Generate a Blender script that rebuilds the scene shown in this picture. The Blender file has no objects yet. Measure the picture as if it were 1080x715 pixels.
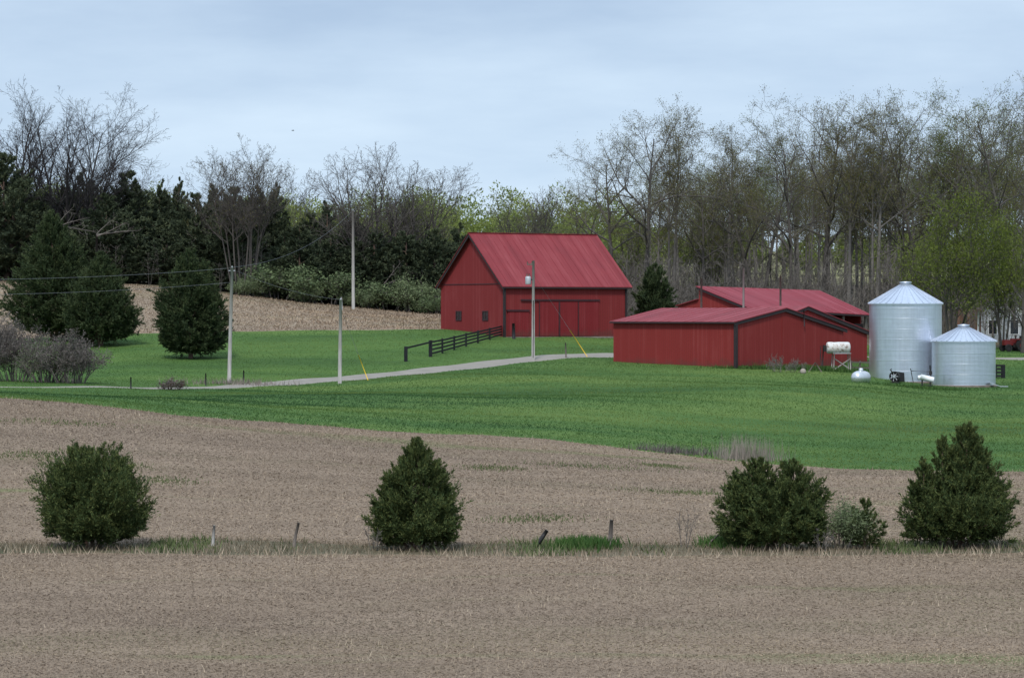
import bpy, math, random
import numpy as np
from mathutils import Vector, Matrix

S = bpy.context.scene
COL = S.collection
F = 3200.0; CX = 540.0; HY = 330.0          # measuring scale of the photograph (1080 x 715)
CAMZ = 9.0
rad = math.radians

# ------------------------------------------------------------------ helpers
def link(o, parent=None):
    COL.objects.link(o)
    if parent is not None: o.parent = parent
    return o

def tag(o, label, cat, group=None):
    o['label'] = label; o['category'] = cat
    if group: o['group'] = group
    return o

def thing(name, label, cat, loc=(0, 0, 0), rz=0.0, group=None):
    o = bpy.data.objects.new(name, None)
    o.empty_display_size = 0.3
    o.location = loc; o.rotation_euler = (0, 0, rz)
    link(o)
    return tag(o, label, cat, group)

class MB:
    def __init__(s): s.v = []; s.f = []; s.sm = []
    def add(s, vs, fs, smooth=False):
        b = len(s.v); s.v += [tuple(p) for p in vs]
        s.f += [tuple(b + i for i in f) for f in fs]; s.sm += [smooth] * len(fs)
        return s
    def box(s, c, d, rz=0.0):
        x, y, z = d[0] / 2, d[1] / 2, d[2] / 2; cs, sn = math.cos(rz), math.sin(rz)
        vs = []
        for k in (-z, z):
            for i, j in ((-x, -y), (x, -y), (x, y), (-x, y)):
                vs.append((c[0] + i * cs - j * sn, c[1] + i * sn + j * cs, c[2] + k))
        return s.add(vs, [(3, 2, 1, 0), (4, 5, 6, 7), (0, 1, 5, 4), (1, 2, 6, 5), (2, 3, 7, 6), (3, 0, 4, 7)])
    def prism(s, pts, off):
        n = len(pts); off = Vector(off)
        vs = [tuple(p) for p in pts] + [tuple(Vector(p) + off) for p in pts]
        fs = [tuple(range(n))[::-1], tuple(range(n, 2 * n))] + [(i, (i + 1) % n, n + (i + 1) % n, n + i) for i in range(n)]
        return s.add(vs, fs)
    def tube(s, pts, rs, sides=8, cap=True):
        pts = [Vector(p) for p in pts]
        if not hasattr(rs, '__len__'): rs = [rs] * len(pts)
        vs = []; n = len(pts)
        for i, p in enumerate(pts):
            d = (pts[min(i + 1, n - 1)] - pts[max(i - 1, 0)]).normalized()
            u = d.cross(Vector((0, 0, 1))) if abs(d.z) < .9 else d.cross(Vector((1, 0, 0)))
            u.normalize(); w = d.cross(u)
            for k in range(sides):
                a = 2 * math.pi * k / sides
                vs.append(p + (u * math.cos(a) + w * math.sin(a)) * rs[i])
        fs = [(i * sides + k, i * sides + (k + 1) % sides, (i + 1) * sides + (k + 1) % sides, (i + 1) * sides + k)
              for i in range(n - 1) for k in range(sides)]
        s.add(vs, fs, True)
        if cap:
            b = len(s.v) - n * sides
            s.f += [tuple(b + k for k in range(sides)), tuple(b + (n - 1) * sides + k for k in range(sides))[::-1]]
            s.sm += [False, False]
        return s
    def lathe(s, prof, c=(0, 0, 0), sides=48, smooth=True):
        vs = []; n = len(prof)
        for r, z in prof:
            for k in range(sides):
                a = 2 * math.pi * k / sides
                vs.append((c[0] + r * math.cos(a), c[1] + r * math.sin(a), c[2] + z))
        fs = [(i * sides + k, i * sides + (k + 1) % sides, (i + 1) * sides + (k + 1) % sides, (i + 1) * sides + k)
              for i in range(n - 1) for k in range(sides)]
        return s.add(vs, fs, smooth)
    def build(s, name, mat, parent=None):
        me = bpy.data.meshes.new(name)
        me.from_pydata(s.v, [], s.f); me.materials.append(mat)
        me.polygons.foreach_set('use_smooth', s.sm); me.update()
        return link(bpy.data.objects.new(name, me), parent)

def np_mesh(name, V, quads=None, tris=None, mats=(), mi=None, smooth=False):
    me = bpy.data.meshes.new(name)
    V = np.asarray(V, np.float32)
    nq = 0 if quads is None else len(quads); nt = 0 if tris is None else len(tris)
    me.vertices.add(len(V)); me.vertices.foreach_set('co', V.ravel())
    loops = []
    if nq: loops.append(np.asarray(quads, np.int32).ravel())
    if nt: loops.append(np.asarray(tris, np.int32).ravel())
    L = np.concatenate(loops)
    me.loops.add(len(L)); me.loops.foreach_set('vertex_index', L)
    tot = np.concatenate([np.full(nq, 4, np.int32), np.full(nt, 3, np.int32)])
    st = np.concatenate([[0], np.cumsum(tot)[:-1]]).astype(np.int32)
    me.polygons.add(nq + nt); me.polygons.foreach_set('loop_start', st)
    for m in mats: me.materials.append(m)
    if mi is not None: me.polygons.foreach_set('material_index', np.asarray(mi, np.int32))
    me.polygons.foreach_set('use_smooth', np.full(nq + nt, bool(smooth)))
    me.update(calc_edges=True); me.validate()
    return me

# ------------------------------------------------------------------ materials
def mat(name):
    m = bpy.data.materials.new(name); m.use_nodes = True
    nt = m.node_tree
    return m, nt, nt.nodes['Principled BSDF']
def N(nt, t, **kw):
    n = nt.nodes.new(t)
    for k, v in kw.items():
        if k in n.inputs.keys() if isinstance(k, str) else False: n.inputs[k].default_value = v
        else: setattr(n, k, v)
    return n
def L(nt, a, b): nt.links.new(a, b)
def coords(nt, scale=(1, 1, 1), kind='Object'):
    t = nt.nodes.new('ShaderNodeTexCoord'); m = nt.nodes.new('ShaderNodeMapping')
    m.inputs['Scale'].default_value = scale
    L(nt, t.outputs[kind], m.inputs['Vector']); return m.outputs['Vector']
def noise(nt, vec, scale=5, detail=4, rough=.55):
    n = nt.nodes.new('ShaderNodeTexNoise')
    n.inputs['Scale'].default_value = scale; n.inputs['Detail'].default_value = detail
    n.inputs['Roughness'].default_value = rough
    L(nt, vec, n.inputs['Vector']); return n.outputs['Fac']
def ramp(nt, fac, stops, interp='LINEAR'):
    r = nt.nodes.new('ShaderNodeValToRGB'); cr = r.color_ramp; cr.interpolation = interp
    while len(cr.elements) < len(stops): cr.elements.new(0.5)
    for e, (p, c) in zip(cr.elements, stops):
        e.position = p; e.color = (*c, 1) if len(c) == 3 else c
    L(nt, fac, r.inputs['Fac']); return r.outputs['Color']
def mixc(nt, fac, a, b, mode='MIX'):
    m = nt.nodes.new('ShaderNodeMix'); m.data_type = 'RGBA'; m.blend_type = mode
    for sock, v in ((m.inputs['Factor'], fac), (m.inputs[6], a), (m.inputs[7], b)):
        if isinstance(v, (int, float)): sock.default_value = v
        elif isinstance(v, tuple): sock.default_value = (*v, 1) if len(v) == 3 else v
        else: L(nt, v, sock)
    return m.outputs[2]
def math_(nt, op, a, b=0.0):
    m = nt.nodes.new('ShaderNodeMath'); m.operation = op
    for i, v in enumerate((a, b)):
        if isinstance(v, (int, float)): m.inputs[i].default_value = v
        else: L(nt, v, m.inputs[i])
    return m.outputs[0]
def bump(nt, bsdf, h, strength=.4, dist=.05):
    b = nt.nodes.new('ShaderNodeBump'); b.inputs['Strength'].default_value = strength
    b.inputs['Distance'].default_value = dist
    L(nt, h, b.inputs['Height']); L(nt, b.outputs['Normal'], bsdf.inputs['Normal'])
G3 = lambda v: (v, v, v)

def simple(name, col, rough=.7, metal=0.0, var=.18, scale=3.0, stretch=(1, 1, 1), spec=.3):
    m, nt, b = mat(name)
    f = noise(nt, coords(nt, stretch), scale, 5)
    c = ramp(nt, f, [(.25, tuple(x * (1 - var) for x in col)), (.75, tuple(min(1, x * (1 + var)) for x in col))])
    L(nt, c, b.inputs['Base Color']); b.inputs['Roughness'].default_value = rough
    b.inputs['Metallic'].default_value = metal; b.inputs['Specular IOR Level'].default_value = spec
    return m

def leafmat(name, cols, clump=1.2, trans=.15, rough=.75, rnd=.5):
    """cols: dark, mid, light - varied from leaf to leaf and from clump to clump"""
    m, nt, b = mat(name)
    g = nt.nodes.new('ShaderNodeNewGeometry')
    f = noise(nt, coords(nt), clump, 3)
    s = math_(nt, 'ADD', math_(nt, 'MULTIPLY', g.outputs['Random Per Island'], rnd), math_(nt, 'MULTIPLY', f, .9))
    c = ramp(nt, math_(nt, 'SUBTRACT', s, .2), [(.15, cols[0]), (.5, cols[1]), (.85, cols[2])])
    L(nt, c, b.inputs['Base Color']); b.inputs['Roughness'].default_value = rough
    b.inputs['Specular IOR Level'].default_value = .15
    if trans > 0:
        t = nt.nodes.new('ShaderNodeBsdfTranslucent'); L(nt, c, t.inputs['Color'])
        x = nt.nodes.new('ShaderNodeMixShader'); x.inputs[0].default_value = trans
        L(nt, b.outputs[0], x.inputs[1]); L(nt, t.outputs[0], x.inputs[2])
        L(nt, x.outputs[0], nt.nodes['Material Output'].inputs['Surface'])
    return m

def boardmat(name, col, board=.28, worn=.16):
    m, nt, b = mat(name)
    tc = nt.nodes.new('ShaderNodeTexCoord'); sx = nt.nodes.new('ShaderNodeSeparateXYZ')
    L(nt, tc.outputs['Object'], sx.inputs[0])
    q = math_(nt, 'DIVIDE', math_(nt, 'ADD', sx.outputs['X'], sx.outputs['Y']), board)
    fl = math_(nt, 'FLOOR', q); fr = math_(nt, 'FRACT', q)
    wn = nt.nodes.new('ShaderNodeTexWhiteNoise'); wn.noise_dimensions = '1D'
    L(nt, fl, wn.inputs['W'])
    st = noise(nt, coords(nt, (3, 3, .35)), 1.6, 6, .65)
    big = noise(nt, coords(nt, (1, 1, 1)), .35, 3)
    k = math_(nt, 'ADD', math_(nt, 'ADD', math_(nt, 'MULTIPLY', wn.outputs['Value'], .3), math_(nt, 'MULTIPLY', st, .5)), math_(nt, 'MULTIPLY', big, .45))
    c = ramp(nt, k, [(.3, tuple(x * (1 - worn) for x in col)), (.62, col), (.95, (col[0] * 1.12 + .01, col[1] * 1.2 + .012, col[2] * 1.2 + .012))])
    dz = math_(nt, 'SUBTRACT', math_(nt, 'MULTIPLY', noise(nt, coords(nt, (1, 1, 1)), 1.1, 5, .7), 1.9), math_(nt, 'MULTIPLY', sx.outputs['Z'], .9))
    c = mixc(nt, ramp(nt, dz, [(.3, G3(0)), (.9, G3(.55))]), c, (.085, .042, .034))
    gr = math_(nt, 'GREATER_THAN', fr, .07)
    c2 = mixc(nt, gr, mixc(nt, 0.45, c, (.02, .008, .008)), c)
    L(nt, c2, b.inputs['Base Color']); b.inputs['Roughness'].default_value = .8
    b.inputs['Specular IOR Level'].default_value = .2
    bump(nt, b, gr, .5, .02)
    return m

def roofmat(name, col, dusty, axis='X', sheet=.75):
    m, nt, b = mat(name)
    tc = nt.nodes.new('ShaderNodeTexCoord'); sx = nt.nodes.new('ShaderNodeSeparateXYZ')
    L(nt, tc.outputs['Object'], sx.inputs[0])
    fl = math_(nt, 'FLOOR', math_(nt, 'DIVIDE', sx.outputs[axis], sheet))
    wn = nt.nodes.new('ShaderNodeTexWhiteNoise'); wn.noise_dimensions = '1D'; L(nt, fl, wn.inputs['W'])
    a = noise(nt, coords(nt, (1, 1, 1)), .5, 6, .6)
    st = noise(nt, coords(nt, (2.5, .3, .3) if axis == 'X' else (.3, 2.5, .3)), 1.2, 5, .6)
    k = math_(nt, 'ADD', math_(nt, 'MULTIPLY', wn.outputs['Value'], .22), math_(nt, 'ADD', math_(nt, 'MULTIPLY', a, .45), math_(nt, 'MULTIPLY', st, .4)))
    c = ramp(nt, k, [(.32, tuple(x * .8 for x in col)), (.55, col), (.82, dusty)])
    L(nt, c, b.inputs['Base Color'])
    L(nt, ramp(nt, a, [(.2, G3(.52)), (.8, G3(.7))]), b.inputs['Roughness'])
    b.inputs['Specular IOR Level'].default_value = .22
    return m

def galvmat(name, tint=1.0, corr=True, rough=.36):
    m, nt, b = mat(name)
    tc = nt.nodes.new('ShaderNodeTexCoord'); sx = nt.nodes.new('ShaderNodeSeparateXYZ')
    L(nt, tc.outputs['Object'], sx.inputs[0])
    ang = math_(nt, 'ARCTAN2', sx.outputs['Y'], sx.outputs['X'])
    pa = math_(nt, 'FLOOR', math_(nt, 'MULTIPLY', ang, 1.28)); pz_ = math_(nt, 'FLOOR', math_(nt, 'DIVIDE', sx.outputs['Z'], .82))
    wn = nt.nodes.new('ShaderNodeTexWhiteNoise'); wn.noise_dimensions = '2D'
    cb = nt.nodes.new('ShaderNodeCombineXYZ'); L(nt, pa, cb.inputs[0]); L(nt, pz_, cb.inputs[1]); L(nt, cb.outputs[0], wn.inputs['Vector'])
    f = noise(nt, coords(nt, (1, 1, 1)), 1.2, 6, .65)
    st = noise(nt, coords(nt, (4, 4, .25)), 1.4, 5, .6)
    k = math_(nt, 'ADD', math_(nt, 'MULTIPLY', wn.outputs['Value'], .18), math_(nt, 'ADD', math_(nt, 'MULTIPLY', f, .3), math_(nt, 'MULTIPLY', st, .55)))
    c = ramp(nt, k, [(.2, (.52 * tint, .55 * tint, .61 * tint)), (.8, (.77 * tint, .81 * tint, .88 * tint))])
    L(nt, c, b.inputs['Base Color']); b.inputs['Metallic'].default_value = .92
    L(nt, ramp(nt, k, [(.2, G3(rough + .05)), (.8, G3(rough - .03))]), b.inputs['Roughness'])
    if corr:
        w = math_(nt, 'SINE', math_(nt, 'MULTIPLY', sx.outputs['Z'], 2 * math.pi / .1))
        bump(nt, b, w, .12, .012)
    return m

M = {}
M['barn_red'] = boardmat('barn_red', (.19, .023, .024), .28, .06)
M['shed_red'] = boardmat('shed_red', (.205, .025, .023), .23, .06)
M['door_red'] = boardmat('door_red', (.19, .018, .022), .24)
M['trim'] = simple('dark_trim', (.028, .020, .022), .6)
M['track'] = simple('track', (.05, .018, .022), .6)
M['roof'] = roofmat('red_roof', (.20, .028, .033), (.25, .055, .060))
M['roof_y'] = roofmat('red_roof_faded', (.215, .032, .040), (.29, .075, .088), 'Y', .9)
M['roof_c'] = roofmat('red_roof_long', (.21, .026, .036), (.27, .06, .075), 'X', .9)
M['glass'] = simple('window_glass', (.02, .022, .026), .12, spec=.5)
M['galv'] = galvmat('galvanised_wall'); M['galv_roof'] = galvmat('galvanised_roof', 1.0, False, .36)
M['conc'] = simple('concrete', (.21, .17, .145), .9, var=.35, scale=2)
M['silver'] = simple('silver_paint', (.62, .64, .66), .33, .75, .1)
M['white'] = simple('white_paint', (.74, .76, .76), .5, var=.06)
M['pole'] = simple('weathered_pole', (.30, .285, .265), .85, var=.3, scale=2.2, stretch=(4, 4, .4))
M['post'] = simple('old_post', (.13, .11, .095), .9, var=.4, scale=6, stretch=(3, 3, .5))
M['black'] = simple('black_boards', (.012, .012, .015), .6, var=.25)
M['iron'] = simple('dark_iron', (.03, .028, .028), .6, .3)
M['grey'] = simple('grey_steel', (.42, .44, .46), .5, .3)
M['wire'] = simple('wire', (.16, .17, .18), .5, .3)
M['yellow'] = simple('yellow_guard', (.75, .48, .03), .5, var=.06)
M['siding'] = simple('pale_siding', (.42, .45, .46), .7, var=.1, stretch=(.3, .3, 6))
M['brown_sid'] = simple('brown_siding', (.16, .09, .06), .8, var=.2, stretch=(3, 3, .4))
M['shingle'] = simple('shingle', (.12, .115, .115), .9, var=.2)
M['tractor_red'] = simple('tractor_red', (.13, .016, .016), .4, var=.1)
M['rubber'] = simple('rubber', (.018, .018, .018), .9)
M['stone'] = simple('pale_stone', (.32, .28, .24), .9)
# the tank: white paint with rust blotches of their own shape
m, nt, b = mat('rusty_white')
f = noise(nt, coords(nt, (1, 1, 1)), 3.2, 6, .7)
L(nt, ramp(nt, f, [(.45, (.58, .58, .57)), (.53, (.55, .5, .46)), (.60, (.20, .15, .12)), (.75, (.09, .06, .05))]), b.inputs['Base Color'])
b.inputs['Roughness'].default_value = .6; M['rusty'] = m

M['bark'] = simple('bark', (.078, .069, .061), .95, var=.35, scale=1.5, stretch=(3, 3, .6))
M['bark_wood'] = simple('bark_wood', (.15, .138, .125), .95, var=.35, scale=1.5, stretch=(3, 3, .6))
M['twig'] = simple('twig', (.10, .09, .077), .95, var=.3)
M['bark_pale'] = simple('bark_pale', (.15, .135, .12), .95, var=.35, scale=1.5, stretch=(3, 3, .6))
M['bark_dark'] = simple('bark_dark', (.036, .033, .033), .95, var=.3, scale=1.5, stretch=(3, 3, .6))
M['bark_red'] = simple('bark_cedar', (.13, .085, .065), .95, var=.3, scale=4, stretch=(3, 3, .6))
M['bud'] = leafmat('buds_brown', [(.08, .072, .03), (.13, .118, .042), (.18, .17, .055)], .25, .25)
M['bud_green'] = leafmat('buds_green', [(.075, .095, .03), (.13, .155, .04), (.19, .21, .055)], .25, .3)
M['leaf_willow'] = leafmat('leaf_willow', [(.065, .085, .018), (.11, .14, .026), (.165, .20, .04)], .4, .3)
M['leaf_far'] = leafmat('leaf_far', [(.12, .155, .04), (.19, .235, .06), (.28, .315, .10)], .12, .3)
M['cedar'] = leafmat('cedar', [(.026, .046, .018), (.056, .084, .028), (.125, .145, .046)], 3.2, .14, .75, .6)
M['cedar_mid'] = leafmat('cedar_mid', [(.026, .042, .020), (.046, .066, .028), (.082, .102, .040)], .9, .12)
M['cedar_far'] = leafmat('cedar_far', [(.036, .050, .034), (.062, .080, .045), (.105, .122, .060)], .3, .15)
M['shrub_pale'] = leafmat('shrub_pale', [(.07, .10, .05), (.12, .16, .075), (.18, .225, .11)], 1., .2)
M['shrub_light'] = leafmat('shrub_light', [(.10, .14, .065), (.16, .20, .10), (.22, .26, .14)], 1.5, .25)
M['weed_dry'] = leafmat('weed_dry', [(.09, .075, .05), (.16, .13, .085), (.26, .21, .145)], .5, .1)
M['shrub_grey'] = leafmat('shrub_grey', [(.085, .070, .066), (.13, .108, .102), (.17, .145, .135)], 1., .1)
M['stem_grey'] = simple('stem_grey', (.125, .11, .097), .95, var=.3)
M['grass_blade'] = leafmat('grass_blade', [(.050, .105, .028), (.088, .170, .038), (.150, .230, .054)], .05, .35, .75, .12)
m, nt, b = mat('meadow_blade')
f1 = noise(nt, coords(nt, (.4, 1, 1)), .045, 6, .62); f2 = noise(nt, coords(nt, (.5, 1, 1)), .5, 5, .65)
g = nt.nodes.new('ShaderNodeNewGeometry')
k = math_(nt, 'ADD', math_(nt, 'ADD', math_(nt, 'SUBTRACT', math_(nt, 'MULTIPLY', f1, 1.25), .25), math_(nt, 'MULTIPLY', f2, .35)), math_(nt, 'MULTIPLY', g.outputs['Random Per Island'], .07))
c = ramp(nt, k, [(.44, (.028, .070, .023)), (.54, (.054, .114, .031)), (.63, (.085, .146, .037)), (.76, (.145, .185, .049))])
L(nt, c, b.inputs['Base Color']); b.inputs['Roughness'].default_value = .8; b.inputs['Specular IOR Level'].default_value = .15
t = nt.nodes.new('ShaderNodeBsdfTranslucent'); L(nt, c, t.inputs['Color']); x = nt.nodes.new('ShaderNodeMixShader'); x.inputs[0].default_value = .35
L(nt, b.outputs[0], x.inputs[1]); L(nt, t.outputs[0], x.inputs[2]); L(nt, x.outputs[0], nt.nodes['Material Output'].inputs['Surface'])
M['grass_blade'] = m
M['grass_tall'] = leafmat('grass_tall', [(.035, .08, .022), (.06, .125, .03), (.11, .17, .05)], .5, .25)
M['straw'] = leafmat('straw', [(.22, .165, .115), (.36, .285, .21), (.52, .43, .32)], .4, .1)
M['weed'] = leafmat('weed', [(.06, .085, .035), (.10, .13, .05), (.16, .18, .08)], .5, .2)
M['reed'] = leafmat('reed', [(.15, .125, .105), (.23, .195, .165), (.33, .285, .245)], .6, .1)

def flakemat(name, cols, patch):
    m, nt, b = mat(name)
    g = nt.nodes.new('ShaderNodeNewGeometry')
    f = noise(nt, coords(nt, (.35, 1, 1)), patch, 5, .6)
    s = math_(nt, 'ADD', math_(nt, 'MULTIPLY', g.outputs['Random Per Island'], .75), math_(nt, 'MULTIPLY', math_(nt, 'SUBTRACT', f, .5), .9))
    c = ramp(nt, s, [(0., cols[0]), (.35, cols[1]), (.75, cols[2]), (1., cols[3])])
    big = noise(nt, coords(nt, (.16, 1, 1)), .11, 6, .6); gr = noise(nt, coords(nt, (.22, 1, 1)), .17, 4, .55)
    c = mixc(nt, 1.0, c, ramp(nt, big, [(.3, (.62, .60, .62)), (.5, (.95, .93, .92)), (.70, (1.25, 1.22, 1.13))]), 'MULTIPLY')
    c = mixc(nt, ramp(nt, gr, [(.52, G3(0)), (.72, G3(.55))]), c, (.16, .17, .075))
    L(nt, c, b.inputs['Base Color'])
    b.inputs['Roughness'].default_value = .85; b.inputs['Specular IOR Level'].default_value = .2
    return m
M['flake'] = flakemat('corn_residue', [(.108, .080, .058), (.205, .154, .110), (.315, .243, .176), (.60, .485, .36)], .12)
M['flake_far'] = flakemat('corn_residue_far', [(.16, .115, .078), (.27, .20, .138), (.37, .285, .20), (.50, .40, .29)], .1)

def soilmat(name, a, b_, green, gscale, gstretch, thr):
    m, nt, b = mat(name)
    f = noise(nt, coords(nt, (.25, 1, 1)), .35, 8, .65)
    h = noise(nt, coords(nt, (1, 1, 1)), 22, 4, .7)
    c = ramp(nt, f, [(.3, a), (.7, b_)])
    c = mixc(nt, .5, c, ramp(nt, h, [(.3, G3(.7)), (.7, G3(1.3))]), 'MULTIPLY')
    gm = noise(nt, coords(nt, gstretch), gscale, 6, .6)
    c = mixc(nt, ramp(nt, gm, [(thr, G3(0)), (thr + .07, G3(.75))]), c, green)
    L(nt, c, b.inputs['Base Color']); b.inputs['Roughness'].default_value = .95
    b.inputs['Specular IOR Level'].default_value = .1
    bump(nt, b, h, .2, .05)
    return m
M['soil'] = soilmat('field_soil', (.175, .131, .093), (.255, .195, .142), (.13, .15, .06), .07, (.3, 1.6, 1), .60)
M['soil_far'] = soilmat('far_field_soil', (.21, .165, .12), (.29, .23, .17), (.13, .15, .07), .05, (.3, 1.6, 1), .68)

def grassmat(name, cols):
    m, nt, b = mat(name)
    f = noise(nt, coords(nt, (.45, 1, 1)), .07, 7, .62)
    h = noise(nt, coords(nt, (1, 1, 1)), 2.2, 6, .7)
    k = math_(nt, 'ADD', math_(nt, 'SUBTRACT', math_(nt, 'MULTIPLY', f, 1.15), .2), math_(nt, 'MULTIPLY', h, .35))
    L(nt, ramp(nt, k, [(.32, cols[0]), (.52, cols[1]), (.74, cols[2])]), b.inputs['Base Color'])
    b.inputs['Roughness'].default_value = .95; b.inputs['Specular IOR Level'].default_value = .1
    bump(nt, b, h, .8, .15)
    return m
M['grass'] = grassmat('meadow_grass', [(.031, .073, .022), (.058, .118, .031), (.115, .172, .043)])
M['lawn'] = grassmat('lawn_grass', [(.038, .080, .024), (.068, .130, .032), (.115, .175, .043)])
M['verge'] = grassmat('verge_grass', [(.045, .06, .028), (.085, .085, .05), (.16, .13, .09)])
M['floor'] = grassmat('woodland_floor', [(.06, .055, .035), (.12, .10, .065), (.17, .15, .09)])
M['hill'] = grassmat('hill_grass', [(.11, .13, .05), (.19, .19, .09), (.27, .24, .14)])
M['gravel'] = simple('driveway_gravel', (.23, .21, .18), .95, var=.2, scale=1.5, stretch=(.6, 2, 1))

# ------------------------------------------------------------------ terrain
UX = np.array([-400, 0, 135, 244, 358, 464, 562, 647, 780, 900, 1000, 1080, 1500], float)
def yy(d, y): return (HY - y) / F * d          # height relative to the camera
TAB = []
L2 = [(150, 402), (150, 420), (150, 430), (150, 441), (150, 450), (150, 457), (149, 463), (147, 472), (141, 488), (136, 497), (135, 497), (135, 497), (135, 505)]
MIDC = [(190, 409), (190, 415), (190, 419), (190, 422), (190, 424), (195, 421), (200, 416), (200, 417), (236, 392.5), (240, 394.5), (233, 411), (232, 409), (232, 407)]
RF = [(212, 413.5), (213, 412.5), (216, 411.5), (225, 408.8), (235, 405), (245, 393.5), (254, 381.5), (262, 376.5), (264, 376), (266, 377), (267, 379), (268, 379.5), (268, 380)]
RB = [(212.8, 412.9), (214.2, 411.9), (217.8, 410.7), (229, 406.3), (240, 399.5), (250.5, 386), (259.5, 375.5), (267, 371.5), (268, 374), (270, 375), (271, 377), (272, 377.5), (272, 378)]
FN = [(282, 352), (285, 359), (288, 351), (290, 350), (292, 348), (293, 346.5), (300, 349), (292, 356), (295, 360), (295, 364), (295, 366), (300, 366), (300, 366)]
FF = [(345, 296), (345, 297), (345, 299), (345, 311), (345, 323), (342, 333), (340, 338), (340, 340), (340, 345), (340, 348), (340, 352), (345, 352), (345, 352)]
FY450 = [285, 288, 290, 292, 296, 300, 300, 300, 300, 300, 302, 305, 305]
for i in range(len(UX)):
    row = [(5, -1.8), (20, -4.6), (42, -7.5), (66, yy(66, 716)), (91, yy(91, 585)), (95, yy(95, 573))]
    for T in (L2, MIDC, RF, RB, FN, FF): row.append((T[i][0], yy(*T[i])))
    row += [(450, yy(450, FY450[i])), (620, yy(620, 281)), (1000, yy(1000, 266)), (3200, yy(3200, 292))]
    TAB.append(row)
TAB = np.array(TAB)                              # cols x features x 2
NF = TAB.shape[1]
UG = np.arange(-3000, 4001, 5.0)
_k = np.exp(-.5 * (np.arange(-30, 31) / 9.0) ** 2); _k /= _k.sum()
def _sm(v):
    g = np.interp(UG, UX, v); return np.convolve(np.pad(g, 30, mode='edge'), _k, mode='valid')
DT = np.stack([_sm(TAB[:, f, 0]) for f in range(NF)], 1)
HT = np.stack([_sm(TAB[:, f, 1]) for f in range(NF)], 1)
EDGE = 6                                          # the field / meadow boundary wanders a little
DT[:, EDGE] += .5 * np.sin(UG / 37.0) + .35 * np.sin(UG / 11.3 + 1)
DT[:, 4] += .3 * np.sin(UG / 52.0) + .15 * np.sin(UG / 13.0); DT[:, 5] += .35 * np.sin(UG / 44.0 + 2)
DT[:, 10] += .8 * np.sin(UG / 41.0) + .5 * np.sin(UG / 13.7)

def featD(u, f): return np.interp(u, UG, DT[:, f])
def terr(X, Y):
    X = np.atleast_1d(np.asarray(X, float)); Y = np.atleast_1d(np.asarray(Y, float))
    u = np.clip(CX + F * X / np.maximum(Y, 1), -2990, 3990)
    t = (u - UG[0]) / 5.0; i = np.clip(t.astype(int), 0, len(UG) - 2); w = (t - i)[:, None]
    D = DT[i] * (1 - w) + DT[i + 1] * w; H = HT[i] * (1 - w) + HT[i + 1] * w
    y = np.clip(Y, D[:, 0] + 1e-6, D[:, -1] - 1e-6)
    dl = np.diff(H, axis=1) / np.diff(D, axis=1)
    m = np.zeros_like(H)
    a, b_ = dl[:, :-1], dl[:, 1:]
    pos = a * b_ > 0
    hm = np.where(pos, 2 * a * b_ / np.where(pos, a + b_, 1), 0)
    m[:, 1:-1] = hm; m[:, 0] = dl[:, 0]; m[:, -1] = dl[:, -1]
    k = np.clip((D <= y[:, None]).sum(1) - 1, 0, NF - 2); r = np.arange(len(y))
    h = D[r, k + 1] - D[r, k]; s = (y - D[r, k]) / h
    z = (H[r, k] * (2 * s**3 - 3 * s**2 + 1) + m[r, k] * h * (s**3 - 2 * s**2 + s)
         + H[r, k + 1] * (-2 * s**3 + 3 * s**2) + m[r, k + 1] * h * (s**3 - s**2))
    z = z + .05 * np.sin(X * .55 + .3 * Y) * np.sin(Y * .31) + .04 * np.sin(X * .21 + 1) * np.cos(Y * .17)
    k = np.exp(-((Y - 208) / 42) ** 2)
    z = z + k * (.20 * np.sin(X * .17 + Y * .05) * np.sin(Y * .13 - X * .04) + .16 * np.sin(X * .075 - Y * .10 + 1.3))
    return z + CAMZ
def gz(X, Y): return float(terr(X, Y)[0])
def wx(px, d): return (px - CX) / F * d
def wz(py, d): return CAMZ + (HY - py) / F * d
def ground(px, d):
    X = wx(px, d); return (X, d, gz(X, d))
def hit(px, py, d0=60, d1=345):
    """where the line of sight through a point of the photo meets the ground"""
    ds = np.arange(d0, d1, .25); z = terr((px - CX) / F * ds, ds)
    zl = CAMZ + (HY - py) / F * ds
    i = np.argmax(z >= zl) if (z >= zl).any() else len(ds) - 1
    return ground(px, float(ds[i]))

UL = np.unique(np.concatenate([np.arange(-3000, -200, 100), np.arange(-200, 1300, 4), np.arange(1300, 4001, 100)])).astype(float)
def sheet(name, fa, fb, rows, m, u0=-3000, u1=4000):
    us = UL[(UL >= u0) & (UL <= u1)]
    da, db = featD(us, fa), featD(us, fb)
    t = np.linspace(0, 1, rows + 1)
    D = da[None] * (1 - t[:, None]) + db[None] * t[:, None]
    U = np.repeat(us[None], rows + 1, 0)
    X = (U - CX) / F * D
    Z = terr(X.ravel(), D.ravel())
    V = np.stack([X.ravel(), D.ravel(), Z], 1)
    n = len(us); i = np.arange(rows)[:, None] * n + np.arange(n - 1)[None]
    q = np.stack([i, i + 1, i + n + 1, i + n], -1).reshape(-1, 4)
    o = link(bpy.data.objects.new(name, np_mesh(name, V, q, None, [m], None, True)))
    o['kind'] = 'structure'; return o
sheet('field', 2, 4, 60, M['soil']); sheet('bank', 0, 2, 20, M['grass'])
sheet('verge', 4, 5, 8, M['verge'])
sheet('field', 5, 6, 60, M['soil'])
sheet('meadow', 6, 8, 90, M['grass'])
sheet('driveway', 8, 9, 6, M['gravel'])
sheet('lawn', 9, 10, 40, M['lawn'])
sheet('far_field', 10, 11, 40, M['soil_far'], u1=520)
sheet('woodland_floor', 10, 11, 30, M['floor'], u0=520)
sheet('woodland_floor', 11, 12, 30, M['floor'])
sheet('hillside', 12, 15, 60, M['hill'])

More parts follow.
